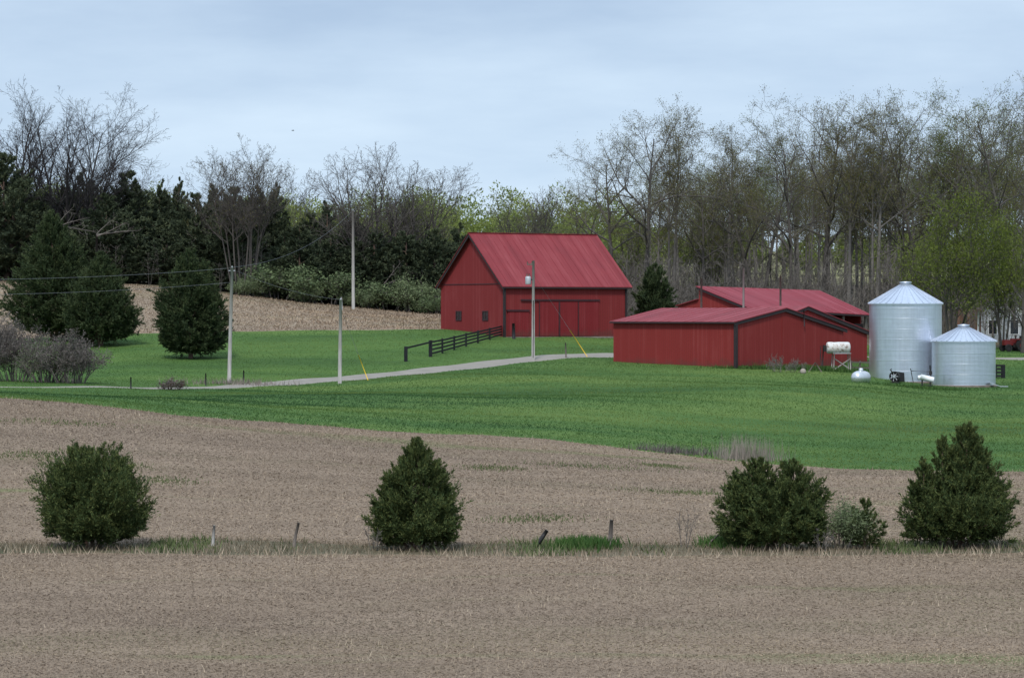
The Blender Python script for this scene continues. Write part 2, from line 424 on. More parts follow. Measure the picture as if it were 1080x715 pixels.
rng = np.random.default_rng(7)
def scatter(n, fa, fb, u0, u1, R=rng, da=0., db=0.):
    dmin, dmax = DT[:, fa].min() + da, DT[:, fb].max() + db
    out = []
    got = 0
    for _ in range(12):
        u = R.uniform(u0, u1, n); d = np.sqrt(R.uniform(dmin**2, dmax**2, n))
        ok = (d > featD(u, fa) + da) & (d < featD(u, fb) + db)
        out.append(np.stack([(u[ok] - CX) / F * d[ok], d[ok]], 1)); got += ok.sum()
        if got >= n: break
    p = np.concatenate(out)[:n]
    return p[:, 0], p[:, 1]

def flakes(X, Y, ln, wd, tilt, R=rng, lift=0.):
    """little quads of plant residue lying or standing on the ground"""
    n = len(X); Z = terr(X, Y) + lift
    a = R.uniform(0, 2 * np.pi, n); e = np.abs(R.normal(0, tilt, n))
    l = R.uniform(*ln, n); w = R.uniform(*wd, n)
    d = np.stack([np.cos(a) * np.cos(e), np.sin(a) * np.cos(e), np.sin(e)], 1) * l[:, None]
    r = R.uniform(0, 2 * np.pi, n)
    s = np.stack([-np.sin(a), np.cos(a), .5 * np.sin(r)], 1) * (w / 2)[:, None]
    p = np.stack([X, Y, Z + .004 + w * .35], 1)
    V = np.stack([p - s, p + s, p + s * .7 + d, p - s * .7 + d], 1).reshape(-1, 3)
    q = np.arange(4 * n).reshape(n, 4)
    return V, q

def blades(X, Y, h, w, lean, R=rng, per=1):
    n = len(X)
    Z = terr(X, Y)
    a = R.uniform(0, 2 * np.pi, n); hh = R.uniform(*h, n); ww = R.uniform(*w, n)
    s = np.stack([np.cos(a), np.sin(a), np.zeros(n)], 1) * (ww / 2)[:, None]
    t = np.stack([R.normal(0, lean, n) * hh, R.normal(0, lean, n) * hh, hh], 1)
    p = np.stack([X, Y, Z - .01], 1)
    V = np.stack([p - s, p + s, p + t], 1).reshape(-1, 3)
    return V, np.arange(3 * n).reshape(n, 3)

def stuff(name, V, quads, tris, m):
    o = link(bpy.data.objects.new(name, np_mesh(name, V, quads, tris, m if isinstance(m, list) else [m])))
    o['kind'] = 'stuff'; return o

X, Y = scatter(420000, 3, 4, -330, 1400, da=-9)
stuff('corn_stubble', *flakes(X, Y, (.02, .085), (.010, .022), .14), None, M['flake'])
X, Y = scatter(450000, 5, 6, -300, 1380)
stuff('corn_stubble', *flakes(X, Y, (.025, .10), (.012, .028), .18), None, M['flake'])
X, Y = scatter(90000, 10, 11, -120, 520)
stuff('corn_stubble', *flakes(X, Y, (.06, .24), (.03, .07), .6), None, M['flake_far'])
# standing stalks: a few rows of cut corn, thickest along the verge
X, Y = scatter(9000, 3, 4, -120, 1200, da=-6); Y = np.round(Y / .76) * .76 + rng.normal(0, .05, len(Y))
V, T = blades(X, Y, (.06, .17), (.012, .026), .35); stuff('corn_stalks', V, None, T, M['straw'])
X, Y = scatter(1500, 4, 5, -80, 1160, da=-1.2, db=-3.4)
V, T = blades(X, Y, (.12, .34), (.02, .035), .35); stuff('corn_stalks', V, None, T, M['straw'])
X, Y = scatter(16000, 5, 6, -80, 1160); Y = np.round(Y / .76) * .76 + rng.normal(0, .05, len(Y))
V, T = blades(X, Y, (.06, .2), (.015, .03), .35); stuff('corn_stalks', V, None, T, M['straw'])
# meadow and lawn grass
X, Y = scatter(340000, 6, 8, -200, 1280)
V, T = blades(X, Y, (.03, .11), (.025, .06), .9); stuff('meadow_grass', V, None, T, M['grass_blade'])
X, Y = scatter(110000, 9, 10, -40, 1120)
V, T = blades(X, Y, (.03, .09), (.03, .07), .9); stuff('lawn_grass', V, None, T, M['grass_blade'])
# verge between the two fields: straw and green
X, Y = scatter(18000, 4, 5, -300, 1380, da=.2, db=.3)
k = np.sin(X * .55 + 1) + .7 * np.sin(X * 1.7) + rng.normal(0, .5, len(X)) > 1.0
V, T = blades(X[k], Y[k], (.08, .30), (.03, .07), .4); stuff('verge_grass', V, None, T, M['weed'])
k = ~k
V, T = blades(X[k], Y[k], (.05, .24), (.012, .03), .5); stuff('dry_grass', V, None, T, M['weed_dry'])
def patch(name, n, px, py, rx, ry, h, w, m, lean=.35):
    x0, y0, _ = hit(px, py); s = y0 / F
    X = x0 + rng.normal(0, .45, n) * rx * s; Y = y0 + rng.normal(0, .45, n) * ry
    V, T = blades(X, Y, h, w, lean); return stuff(name, V, None, T, M[m])
patch('green_grass', 1500, 616, 577, 34, 1.1, (.15, .42), (.03, .07), 'grass_tall')
patch('green_grass', 1800, 770, 577, 30, 1.0, (.2, .45), (.03, .07), 'grass_tall')
for px, py, rx in ((60, 446, 90), (110, 492, 60), (620, 492, 80), (700, 492, 40), (170, 508, 50), (520, 494, 40), (30, 480, 50), (720, 520, 70), (560, 548, 60)):
    patch('weeds', 500, px, py, rx, 1.6, (.04, .13), (.03, .07), 'weed')
# reeds and dead grass in the swale
patch('reeds', 500, 787, 485, 38, 2.4, (.4, 1.35), (.02, .045), 'reed', .14)
patch('dry_grass', 450, 715, 478, 50, 2.0, (.15, .5), (.03, .06), 'shrub_grey', .4)

# ------------------------------------------------------------------ vegetation generators
def grow(seed, stems, sp):
    R = random.Random(seed); out = []; tips = []
    mx = len(sp['n']); gauss, unif = R.gauss, R.uniform
    def rec(p, d, Ln, r, lev):
        n = sp['seg'][lev]; st = Ln / n
        x, y, z = p; dx, dy, dz = d
        pts = [p]; rs = [r]; ds = [d]
        wob = sp['wob'][lev]; tr = sp['trop'][lev]; tp = sp['tap'][lev]
        for i in range(n):
            dx += gauss(0, wob); dy += gauss(0, wob); dz += gauss(0, wob) + tr
            q = 1 / math.sqrt(dx * dx + dy * dy + dz * dz); dx *= q; dy *= q; dz *= q
            x += dx * st; y += dy * st; z += dz * st
            pts.append((x, y, z)); rs.append(max(r * (1 - tp * (i + 1) / n), sp['rmin'])); ds.append((dx, dy, dz))
        out.append((pts, rs, lev))
        if lev >= mx: tips.append((pts[-1], ds[-1])); return
        nc = sp['n'][lev]; t0 = sp['t0'][lev]; az = unif(0, 6.28)
        if lev > 0: nc = max(2, int(nc * min(1.3, .4 + .6 * Ln / sp['ref'][lev])))
        for k in range(nc):
            t = t0 + (1 - t0) * (k + unif(0, .95)) / nc
            f = t * n; i = min(int(f), n - 1); f -= i
            a, b_ = pts[i], pts[i + 1]
            P = (a[0] + (b_[0] - a[0]) * f, a[1] + (b_[1] - a[1]) * f, a[2] + (b_[2] - a[2]) * f)
            D = ds[i + 1]; rr = rs[i] + (rs[i + 1] - rs[i]) * f
            az += 2.4 + gauss(0, .5)
            lo, hi = sp['ang'][lev]; an = rad(unif(lo, hi))
            if abs(D[2]) < .9: ux, uy, uz = D[1], -D[0], 0.
            else: ux, uy, uz = 0., D[2], -D[1]
            q = 1 / math.sqrt(ux * ux + uy * uy + uz * uz); ux *= q; uy *= q; uz *= q
            vx = D[1] * uz - D[2] * uy; vy = D[2] * ux - D[0] * uz; vz = D[0] * uy - D[1] * ux
            c, s = math.cos(an), math.sin(an); ca, sa = math.cos(az) * s, math.sin(az) * s
            nd = (D[0] * c + ux * ca + vx * sa, D[1] * c + uy * ca + vy * sa, D[2] * c + uz * ca + vz * sa)
            cl = Ln * sp['ratio'][lev] * (1.15 - .75 * t if lev else sp['shape']((t - t0) / (1 - t0))) * unif(.7, 1.2)
            rec(P, nd, cl, max(min(rr * unif(.55, .8), cl * .035), sp['rmin']), lev + 1)
    for p, d, Ln, r in stems:
        q = math.sqrt(sum(c * c for c in d)); rec(p, tuple(c / q for c in d), Ln, r, 0)
    return out, tips

def stems(R, n, L, r, spread, base=.3, jl=.12):
    st = []
    for k in range(n):
        a = 6.2832 * (k + R.uniform(-.3, .3)) / n; q = spread * R.uniform(.5, 1)
        st.append(((math.cos(a) * base * .4, math.sin(a) * base * .4, -.3), (math.cos(a) * q, math.sin(a) * q, 1), L * R.uniform(1 - jl, 1), r * R.uniform(.75, 1)))
    return st

def tubes(branches, sides):
    V = []; Q = []
    for pts, rs, lev in branches:
        k = sides[lev]; n = len(pts); b = len(V)
        d = [pts[-1][i] - pts[0][i] for i in range(3)]
        if abs(d[2]) > abs(d[0]) + abs(d[1]): u = (d[2], 0., -d[0])
        else: u = (d[1], -d[0], 0.)
        q = 1 / (math.sqrt(sum(c * c for c in u)) + 1e-9); u = [c * q for c in u]
        w = (d[1] * u[2] - d[2] * u[1], d[2] * u[0] - d[0] * u[2], d[0] * u[1] - d[1] * u[0])
        q = 1 / (math.sqrt(sum(c * c for c in w)) + 1e-9); w = [c * q for c in w]
        cs = [(math.cos(6.2832 * j / k), math.sin(6.2832 * j / k)) for j in range(k)]
        for p, r in zip(pts, rs):
            for c, s in cs:
                V.append((p[0] + (u[0] * c + w[0] * s) * r, p[1] + (u[1] * c + w[1] * s) * r, p[2] + (u[2] * c + w[2] * s) * r))
        for i in range(n - 1):
            for j in range(k):
                j2 = (j + 1) % k
                Q.append((b + i * k + j, b + i * k + j2, b + (i + 1) * k + j2, b + (i + 1) * k + j))
    return np.array(V, np.float32).reshape(-1, 3), np.array(Q, np.int32).reshape(-1, 4)

def leaf_tris(P, D, ln, wd, R, up=.2, spread=.7):
    n = len(P)
    d = D + R.normal(0, spread, (n, 3)); d[:, 2] += up
    d /= np.linalg.norm(d, axis=1)[:, None] + 1e-9
    l = R.uniform(*ln, n)[:, None]; w = R.uniform(*wd, n)[:, None]
    s = np.cross(d, R.normal(0, 1, (n, 3))); s /= np.linalg.norm(s, axis=1)[:, None] + 1e-9
    V = np.stack([P - s * w / 2, P + s * w / 2, P + d * l], 1).reshape(-1, 3)
    return V, np.arange(3 * n).reshape(n, 3)

BASE = dict(seg=[10, 6, 4, 3, 2], wob=[.05, .13, .17, .2, .2], trop=[.02, .07, .05, .04, .03], tap=[.85, .85, .85, .8, .6],
            n=[13, 8, 6, 5], t0=[.38, .2, .15, .1], ang=[(35, 65), (25, 55), (25, 60), (25, 60)], ratio=[.36, .5, .5, .55],
            ref=[1, 7, 3.2, 1.5], shape=lambda t: 1.05 - .65 * t, rmin=.010)
def spec(**k):
    s = dict(BASE); s.update(k)
    for q in ('seg', 'wob', 'trop', 'tap'): s[q] = list(s[q]) + [s[q][-1]] * (6 - len(s[q]))
    for q in ('t0', 'ang', 'ratio', 'ref'): s[q] = list(s[q]) + [s[q][-1]] * 3
    return s

def tree_meshes(name, seed, stems, sp, bark, leafm=None, nleaf=0, ln=(.1, .2), wd=(.05, .1), jit=.25, twig=None):
    """trunk mesh (stem and limbs) and crown mesh (twigs, buds, leaves)"""
    br, tips = grow(seed, stems, sp)
    Vt, Qt = tubes([b for b in br if b[2] <= 1], [9, 6])
    Vc, Qc = tubes([b for b in br if b[2] >= 2], [9, 6, 4, 3, 3])
    trunk = np_mesh(name + '_trunk', Vt, Qt, None, [bark], None, True)
    R = np.random.default_rng(seed)
    if nleaf and tips:
        P = np.array([t[0] for t in tips]); D = np.array([t[1] for t in tips])
        i = R.integers(0, len(P), nleaf)
        V, T = leaf_tris(P[i] + R.normal(0, jit, (nleaf, 3)) - D[i] * R.uniform(0, .5, (nleaf, 1)), D[i], ln, wd, R)
        mi = np.concatenate([np.zeros(len(Qc)), np.ones(len(T))])
        crown = np_mesh(name + '_crown', np.concatenate([Vc, V]), Qc, T + len(Vc), [twig or bark, leafm], mi)
    else:
        crown = np_mesh(name + '_crown', Vc, Qc, None, [bark])
    return trunk, crown

def place_tree(name, label, cat, meshes, loc, rz=0, s=1.0, group=None, sz=None):
    t = thing(name, label, cat, loc, rz, group)
    t.scale = (s, s, sz if sz else s)
    for nm, me in zip(('trunk', 'crown'), meshes):
        link(bpy.data.objects.new(nm, me), t)
    return t

def cedar_meshes(name, seed, axes, leafm, nb=220, ntw=9, nlf=22, ln=(.05, .11), wd=(.018, .035), r_trunk=.06, z0=.05, clip=None, rag=(.80, 1.06)):
    """axes: (dx, dy, height, radius, profile, share); whorls of sprays round one or more leaders"""
    R = np.random.default_rng(seed); Vs = []; Ts = []; off = 0
    mb = MB()
    for dx, dy, H, W, prof, share in axes:
        n = int(nb * share)
        t = 1 - R.uniform(0, 1, n) ** .62
        az = R.uniform(0, 2 * np.pi, n)
        lump = 1 + .13 * np.sin(az * 2 + seed) + .12 * np.sin(az * 3 + t * 9 + seed * 2)
        Ln = W * np.array([prof(x) for x in t]) * R.uniform(*rag, n) * lump + .03 * W
        el = rad(1) * (16 + 46 * t ** 1.2 + R.normal(0, 9, n))
        D = np.stack([np.cos(az) * np.cos(el), np.sin(az) * np.cos(el), np.sin(el)], 1)
        B = np.stack([np.full(n, dx), np.full(n, dy), z0 * H + t * H * .93 - Ln * np.sin(el) * .55], 1)
        B[:, 2] = np.maximum(B[:, 2], .04 * H)
        # side twigs
        bi = np.repeat(np.arange(n), ntw); m = len(bi)
        s = R.uniform(.22, 1, m) ** .75
        P = B[bi] + D[bi] * (Ln[bi] * s)[:, None]
        P[:, 2] += .10 * Ln[bi] * s * s
        td = D[bi] * .8 + R.normal(0, .45, (m, 3)) * (1 - .6 * t[bi] ** 3)[:, None]; td[:, 2] += .22 + .9 * t[bi] ** 3
        td /= np.linalg.norm(td, axis=1)[:, None]
        tl = Ln[bi] * (.10 + .26 * (1 - s)) * R.uniform(.7, 1.3, m) + .03 * W
        # leaves on the twigs
        ti = np.repeat(np.arange(m), nlf); q = len(ti)
        w = R.uniform(0, 1, q)
        LP = P[ti] + td[ti] * (tl[ti] * w)[:, None] + R.normal(0, .018 * W, (q, 3)) * (1.1 - w)[:, None]
        LP[:, 2] = np.maximum(LP[:, 2], .02)
        dn = td[ti]
        if clip:
            a_ = np.arctan2(LP[:, 1], LP[:, 0]); zz_ = LP[:, 2] / clip[1]
            e_ = np.hypot(LP[:, 0], LP[:, 1]) / clip[0]
            ok = e_ ** 2 + ((zz_ - .47) / .53) ** 2 < 1 + .14 * np.sin(a_ * 5 + zz_ * 9) + .12 * np.sin(a_ * 9 - zz_ * 14) + R.normal(0, .06, len(e_))
            LP = LP[ok]; dn = dn[ok]
        V, T = leaf_tris(LP, dn * 1.1, ln, wd, R, .12, .45)
        Vs.append(V); Ts.append(T + off); off += len(V)
        mb.tube([(dx * .2, dy * .2, -.15), (dx * .7, dy * .7, H * .25), (dx, dy, H * .6), (dx, dy, H * .93)], [r_trunk, r_trunk * .8, r_trunk * .5, .01], 7)
        for i in R.choice(n, min(n, 26), replace=False):
            b0 = Vector(B[i]); mb.tube([b0, b0 + Vector(D[i]) * float(Ln[i]) * .8], [r_trunk * .28, r_trunk * .08], 4, False)
    crown = np_mesh(name + '_crown', np.concatenate(Vs), None, np.concatenate(Ts), [leafm])
    tm = bpy.data.meshes.new(name + '_trunk'); tm.from_pydata(mb.v, [], mb.f); tm.materials.append(M['bark_red'])
    return tm, crown

cone = lambda t: (1 - t) ** .85 * (.55 + .45 * min(1, t / .12 + .3))
egg = lambda t: max(0, math.sin(math.pi * min(1, .18 + .82 * t)) ** .7) * (1.06 - .35 * t)
ball = lambda t: max(0, 1 - (2 * t - .86) ** 2 / 1.32) ** .55 if t < 1 else 0
point = lambda t: 1.22 * max(0, 1 - t) ** .68 * min(1, .66 + 1.4 * t)
full_ = lambda t: max(.02, (1 - t ** 1.7)) ** .9 * (.72 + .28 * min(1, t / .18))

# ------------------------------------------------------------------ the red barn
def along(P, e, px):
    """how far from P in direction e one has to go to reach a given column of the photo"""
    k = (px - CX) / F
    return (k * P[1] - P[0]) / (e[0] - k * e[1])
def slab(y0, z0, y1, z1, x0, x1, th=.07, ax='x'):
    """roof slope as a solid; cross-section in (y, z), run along x (or the other way round)"""
    p = [(y0, z0), (y1, z1), (y1, z1 + th), (y0, z0 + th)]
    if ax == 'x': return [(x0, y, z) for y, z in p], (x1 - x0, 0, 0)
    return [(y, x0, z) for y, z in p], (0, x1 - x0, 0)
def ribs(mb, y0, z0, y1, z1, x0, x1, step, th=.07, w=.04, h=.022, ax='x'):
    x = x0 + .04
    while x < x1 - w:
        mb.prism(*slab(y0, z0 + th + .001, y1, z1 + th + .001, x, x + w, h, ax)); x += step

P0 = ground(532, 285.0); A = rad(33)
e1 = (math.cos(A), math.sin(A)); e2 = (-math.sin(A), math.cos(A))
LB = along(P0, e1, 660); WB = along(P0, e2, 465)
zb = P0[2]
EV = wz(299.5, 285.0) - zb; RG = wz(246.5, 285 + WB / 2 * math.cos(A)) - zb
barn = thing('barn', 'big red gabled barn with a steep ribbed metal roof and sliding doors', 'barn', P0, A)
T = .16; DN = -1.1
def wallp(mb, x0, y0, x1, y1, h0, h1=None, th=T, nrm=None, dn=DN):
    h1 = h0 if h1 is None else h1
    d = Vector((x1 - x0, y1 - y0, 0)).normalized(); n = Vector((-d.y, d.x, 0)) * th
    return mb.prism([(x0, y0, dn), (x1, y1, dn), (x1, y1, h1), (x0, y0, h0)], n)
MB().prism([(0, 0, DN), (0, WB, DN), (0, WB, EV), (0, WB / 2, RG), (0, 0, EV)], (T, 0, 0)).build('gable_wall', M['barn_red'], barn)
MB().prism([(LB - T, 0, DN), (LB - T, WB, DN), (LB - T, WB, EV), (LB - T, WB / 2, RG), (LB - T, 0, EV)], (T, 0, 0)).build('gable_wall', M['barn_red'], barn)
MB().box((LB / 2, T / 2, (EV + DN) / 2 - .02), (LB - 2 * T, T, EV - DN - .04)).build('wall', M['barn_red'], barn)
MB().box((LB / 2, WB - T / 2, (EV + DN) / 2 - .02), (LB - 2 * T, T, EV - DN - .04)).build('wall', M['barn_red'], barn)
sl = (RG - EV) / (WB / 2); ov = .35
for s in (0, 1):
    mb = MB(); y0, y1 = (-ov, WB / 2) if s == 0 else (WB + ov, WB / 2)
    z0 = EV - ov * sl + .01; z1 = RG + .01
    mb.prism(*slab(y0, z0, y1, z1, -.45, LB + .55)); ribs(mb, y0, z0, y1, z1, -.45, LB + .55, .76)
    mb.build('roof', M['roof'], barn)
MB().box((LB / 2 + .05, WB / 2, RG + .10), (LB + .98, .26, .05)).build('ridge_cap', M['roof'], barn)
mb = MB()
for y0 in (-ov + .02, WB + ov - .02):                # dark barge boards under both roof edges
    mb.prism([(-.40, y0, EV - ov * sl - .004), (-.40, WB / 2, RG - .004), (-.40, WB / 2, RG - .30), (-.40, y0, EV - ov * sl - .22)], (.05, 0, 0))
mb.build('barge_board', M['trim'], barn)
MB().box((LB / 2 + .05, -.30, EV - ov * sl - .06), (LB + .9, .05, .12)).build('eave_board', M['trim'], barn)
MB().box((-.012, -.012, EV / 2 + DN / 2), (.2, .2, EV - DN - .4)).build('corner_board', M['trim'], barn)
MB().box((LB + .012, -.012, EV / 2 + DN / 2), (.2, .2, EV - DN - .4)).build('corner_board', M['trim'], barn)
MB().box((-.02, WB / 2, EV + .02), (.05, WB - .3, .07)).build('seam_board', M['track'], barn)
for px in (484, 512):
    yc = along(P0, e2, px); zc = wz(333, 285 + yc * math.cos(A)) - zb
    w, h = .95, .85
    fr = MB()
    for dy in (-w / 2, w / 2): fr.box((-.03, yc + dy, zc), (.06, .09, h + .09))
    for dz in (-h / 2, h / 2): fr.box((-.03, yc, zc + dz), (.058, w - .09, .09))
    fr.box((-.022, yc, zc), (.04, .045, h - .09)); fr.box((-.020, yc, zc), (.036, w - .09, .045))
    f = fr.build('window', M['track'], barn)
    MB().box((-.006, yc, zc), (.012, w - .08, h - .08)).build('pane', M['glass'], f)
xs = lambda px: along(P0, e1, px)
zt = wz(316.6, 285 + xs(590) * math.sin(A)) - zb
for px0, px1, top in ((568, 589, zt - .12), (589, 609, zt - .12), (609, 631.5, zt - .12), (535.5, 557.5, wz(327.5, 287) - zb - .1)):
    x0, x1 = xs(px0) + .015, xs(px1) - .015
    d = MB().box(((x0 + x1) / 2, -.035, top / 2 + .04), (x1 - x0, .06, top - .1)).build('sliding_door', M['door_red'], barn)
    if px0 > 560:
        MB().box((x0 + .05, -.08, top / 2 + .04), (.15 if px0 == 589 else .09, .03, top - .12)).build('door_edge', M['track'], d)
for px0, px1, py in ((549, 632, 316.6), (534, 558, 327.5)):
    x0, x1 = xs(px0), xs(px1); z = wz(py, 285 + (x0 + x1) / 2 * math.sin(A)) - zb
    MB().box(((x0 + x1) / 2, -.07, z), (x1 - x0, .12, .15)).build('door_track', M['track'], barn)
MB().box((LB / 2 + .1, -.09, -.42), (LB - .1, .16, .9)).build('foundation', M['conc'], barn)

# ------------------------------------------------------------------ the low red sheds
b45 = rad(45)
Q0 = (wx(776, 243), 243.0, wz(388.5, 243))
g1 = (-math.cos(b45), math.sin(b45)); g2 = (math.sin(b45), math.cos(b45))
def dep(P, e, t): return P[1] + e[1] * t
LA = along(Q0, g1, 647); WA = along(Q0, g2, 889.5); RX = along(Q0, g2, 828)
ez = wz(339.5, 243) - Q0[2]; rz_ = wz(325.5, dep(Q0, g2, RX)) - Q0[2]; bz = wz(346.5, dep(Q0, g2, WA)) - Q0[2]
shed = thing('low_shed', 'long low red shed with a faded roof and a wing, beside the grain bins', 'shed', Q0, math.pi / 2 - b45)
D2 = -.9
MB().prism([(0, 0, D2), (WA, 0, D2), (WA, 0, bz), (RX, 0, rz_), (0, 0, ez)], (0, T, 0)).build('gable_wall', M['shed_red'], shed)
MB().prism([(0, LA, D2), (WA, LA, D2), (WA, LA, bz), (RX, LA, rz_), (0, LA, ez)], (0, -T, 0)).build('gable_wall', M['shed_red'], shed)
MB().box((T / 2, LA / 2, (ez + D2) / 2 - .03), (T, LA - 2 * T, ez - D2 - .06)).build('wall', M['shed_red'], shed)
MB().box((WA - T / 2, LA / 2, (bz + D2) / 2 - .03), (T, LA - 2 * T, bz - D2 - .06)).build('wall', M['shed_red'], shed)
s1 = (rz_ - ez) / RX; s2 = (rz_ - bz) / (WA - RX)
mb = MB(); mb.prism(*slab(-.3, ez - .3 * s1 + .01, RX, rz_ + .01, -.2, LA + .2, .06, 'y')); ribs(mb, -.3, ez - .3 * s1 + .01, RX, rz_ + .01, -.2, LA + .2, .9, .06, .05, .02, 'y')
mb.build('roof', M['roof_y'], shed)
mb = MB(); mb.prism(*slab(WA + .35, bz - .35 * s2 + .01, RX, rz_ + .01, -.2, LA + .2, .06, 'y')); ribs(mb, WA + .35, bz - .35 * s2 + .01, RX, rz_ + .01, -.2, LA + .2, .9, .06, .05, .02, 'y')
mb.build('roof', M['roof_y'], shed)
def rake(mb, x0, z0, x1, z1, y, w=.24, t=.05): return mb.prism([(x0, y, z0), (x1, y, z1), (x1, y, z1 - w), (x0, y, z0 - w)], (0, -t, 0))
mb = MB(); rake(mb, -.28, ez - .28 * s1 + .004, RX, rz_ + .004, -.10); rake(mb, RX + .001, rz_ + .004, WA + .36, bz - .36 * s2 + .004, -.10, .28)
mb.build('barge_board', M['trim'], shed)
MB().box((-.03, -.03, (ez + D2) / 2 - .1), (.24, .24, ez - D2 - .2)).build('corner_board', M['trim'], shed)
MB().box((RX * .94, -.02, rz_ / 2 - .1), (.05, .04, rz_ - .5)).build('seam_board', M['shed_red'], shed)
MB().box((-.30, LA / 2, ez - .3 * s1 - .02), (.05, LA + .3, .12)).build('eave_board', M['trim'], shed)
MB().box((-.05, LA / 2, -.35), (.09, LA - .2, .7)).build('footing', M['conc'], shed)
MB().tube([(along(Q0, g2, 846), -.18, wz(327, 252) - Q0[2]), (along(Q0, g2, 846.5), -.18, wz(344, 252) - Q0[2])], .05, 6).build('drain_pipe', M['trim'], shed)
# the wing behind it
sb = 3.2; R0 = (Q0[0] + g1[0] * sb, Q0[1] + g1[1] * sb)
PX = along(R0, g2, 851); EX = along(R0, g2, 914.5)
pzv = wz(323.5, dep(R0, g2, PX)) - Q0[2]; ezv = wz(349.5, dep(R0, g2, EX)) - Q0[2]
LW = along((R0[0] + g2[0] * PX, R0[1] + g2[1] * PX), g1, 805)
s3 = (pzv - ezv) / (EX - PX); xl = PX - 2.6
MB().prism([(xl, sb, D2), (EX, sb, D2), (EX, sb, ezv), (PX, sb, pzv), (xl, sb, pzv - s3 * 2.6)], (0, T, 0)).build('wing_wall', M['shed_red'], shed)
MB().box((EX - T / 2, sb + T + LW / 2, (ezv + D2) / 2 - .03), (T, LW, ezv - D2 - .06)).build('wing_wall', M['shed_red'], shed)
mb = MB(); mb.prism(*slab(EX + .35, ezv - .35 * s3 + .01, PX, pzv + .01, sb - .2, sb + LW + T, .06, 'y')); mb.prism(*slab(xl - .3, pzv - s3 * 2.9 + .01, PX - .001, pzv + .01, sb - .2, sb + LW + T, .06, 'y'))
mb.build('wing_roof', M['roof_y'], shed)
mb = MB(); rake(mb, xl, pzv - s3 * 2.6 + .004, PX, pzv + .004, sb - .10, .26); rake(mb, PX + .001, pzv + .004, EX + .36, ezv - .36 * s3 + .004, sb - .10, .3)
mb.build('barge_board', M['trim'], shed)

# the long shed behind, roof falling towards the camera
c45 = rad(42); U0 = (wx(789, 264), 264.0, wz(374, 264))
h1 = (math.cos(c45), math.sin(c45)); h2 = (-math.sin(c45), math.cos(c45))
LC = along(U0, h1, 914); WC = along(U0, h2, 737)
zz = lambda py, d: wz(py, d) - U0[2]
za = zz(324, 264); zr = zz(302.5, dep(U0, h2, WC)); za2 = zz(331.5, dep(U0, h1, LC))
PR = (U0[0] + h2[0] * WC, U0[1] + h2[1] * WC); LR = along(PR, h1, 863)
zr2 = zz(307, dep(PR, h1, LR))
big = thing('long_shed', 'long red shed with broad red roof, behind the low shed', 'shed', U0, c45)
MB().prism([(0, 0, D2), (0, WC, D2), (0, WC, zr), (0, 0, za)], (T, 0, 0)).build('end_wall', M['shed_red'], big)
MB().prism([(LC - .3, .5, D2), (LC - .3, WC, D2), (LC - .3, WC, zr2 - .1), (LC - .3, .5, za2 - .05)], (T, 0, 0)).build('end_wall', M['shed_red'], big)
MB().prism([(T, WC - T, D2), (LR, WC - T, D2), (LR, WC - T, zr2 - .12), (T, WC - T, zr - .12)], (0, T - .01, 0)).build('wall', M['shed_red'], big)
MB().prism([(T, 0, D2), (LC * .62, 0, D2), (LC * .62, 0, za + (za2 - za) * .62 - .08), (T, 0, za - .08)], (0, T, 0)).build('wall', M['shed_red'], big)
mb = MB()
r4 = [(-.3, -.35, za - .1), (LC + .3, -.35, za2 - .1), (LR + .3, WC + .1, zr2 + .01), (-.3, WC + .1, zr + .01)]
mb.prism(r4, (0, 0, .06))
for k in range(17):
    t = (k + .5) / 17; a_ = Vector(r4[0]).lerp(Vector(r4[1]), t); b_ = Vector(r4[3]).lerp(Vector(r4[2]), t)
    mb.prism([a_ + Vector((-.03, 0, .061)), a_ + Vector((.03, 0, .061)), b_ + Vector((.03, 0, .061)), b_ + Vector((-.03, 0, .061))], (0, 0, .025))
mb.build('roof', M['roof_c'], big)
MB().prism([(-.26, -.33, za - .104), (-.26, WC, zr - .004), (-.26, WC, zr - .22), (-.26, -.33, za - .32)], (.05, 0, 0)).build('barge_board', M['trim'], big)
MB().prism([(-.2, -.33, za - .104), (LC + .2, -.33, za2 - .104), (LC + .2, -.33, za2 - .24), (-.2, -.33, za - .24)], (0, .04, 0)).build('eave_board', M['trim'], big)
for x in (LC * .8, LC - .1):
    MB().box((x, .06, (za2 + D2) / 2 - .05), (.18, .18, za2 - D2 - .2)).build('post', M['post'], big)
MB().box((LC * .81, .35, za2 - 1.1), (LC * .36, .1, .5)).build('beam', M['trim'], big)
wl = along(PR, h2, 714); zl0 = zz(316, dep(PR, h2, 0)); zl1 = zz(323, dep(PR, h2, wl))
MB().prism([(-.2, WC + .002, zl0), (LR * .8, WC + .002, zl0), (LR * .8, WC + wl, zl1), (-.2, WC + wl, zl1)], (0, 0, .07)).build('lean_to_roof', M['roof_c'], big)
MB().prism([(0, WC + .004, D2), (0, WC + wl - .1, D2), (0, WC + wl - .1, zl1 - .02), (0, WC + .004, zl0 - .02)], (T, 0, 0)).build('lean_to_wall', M['shed_red'], big)

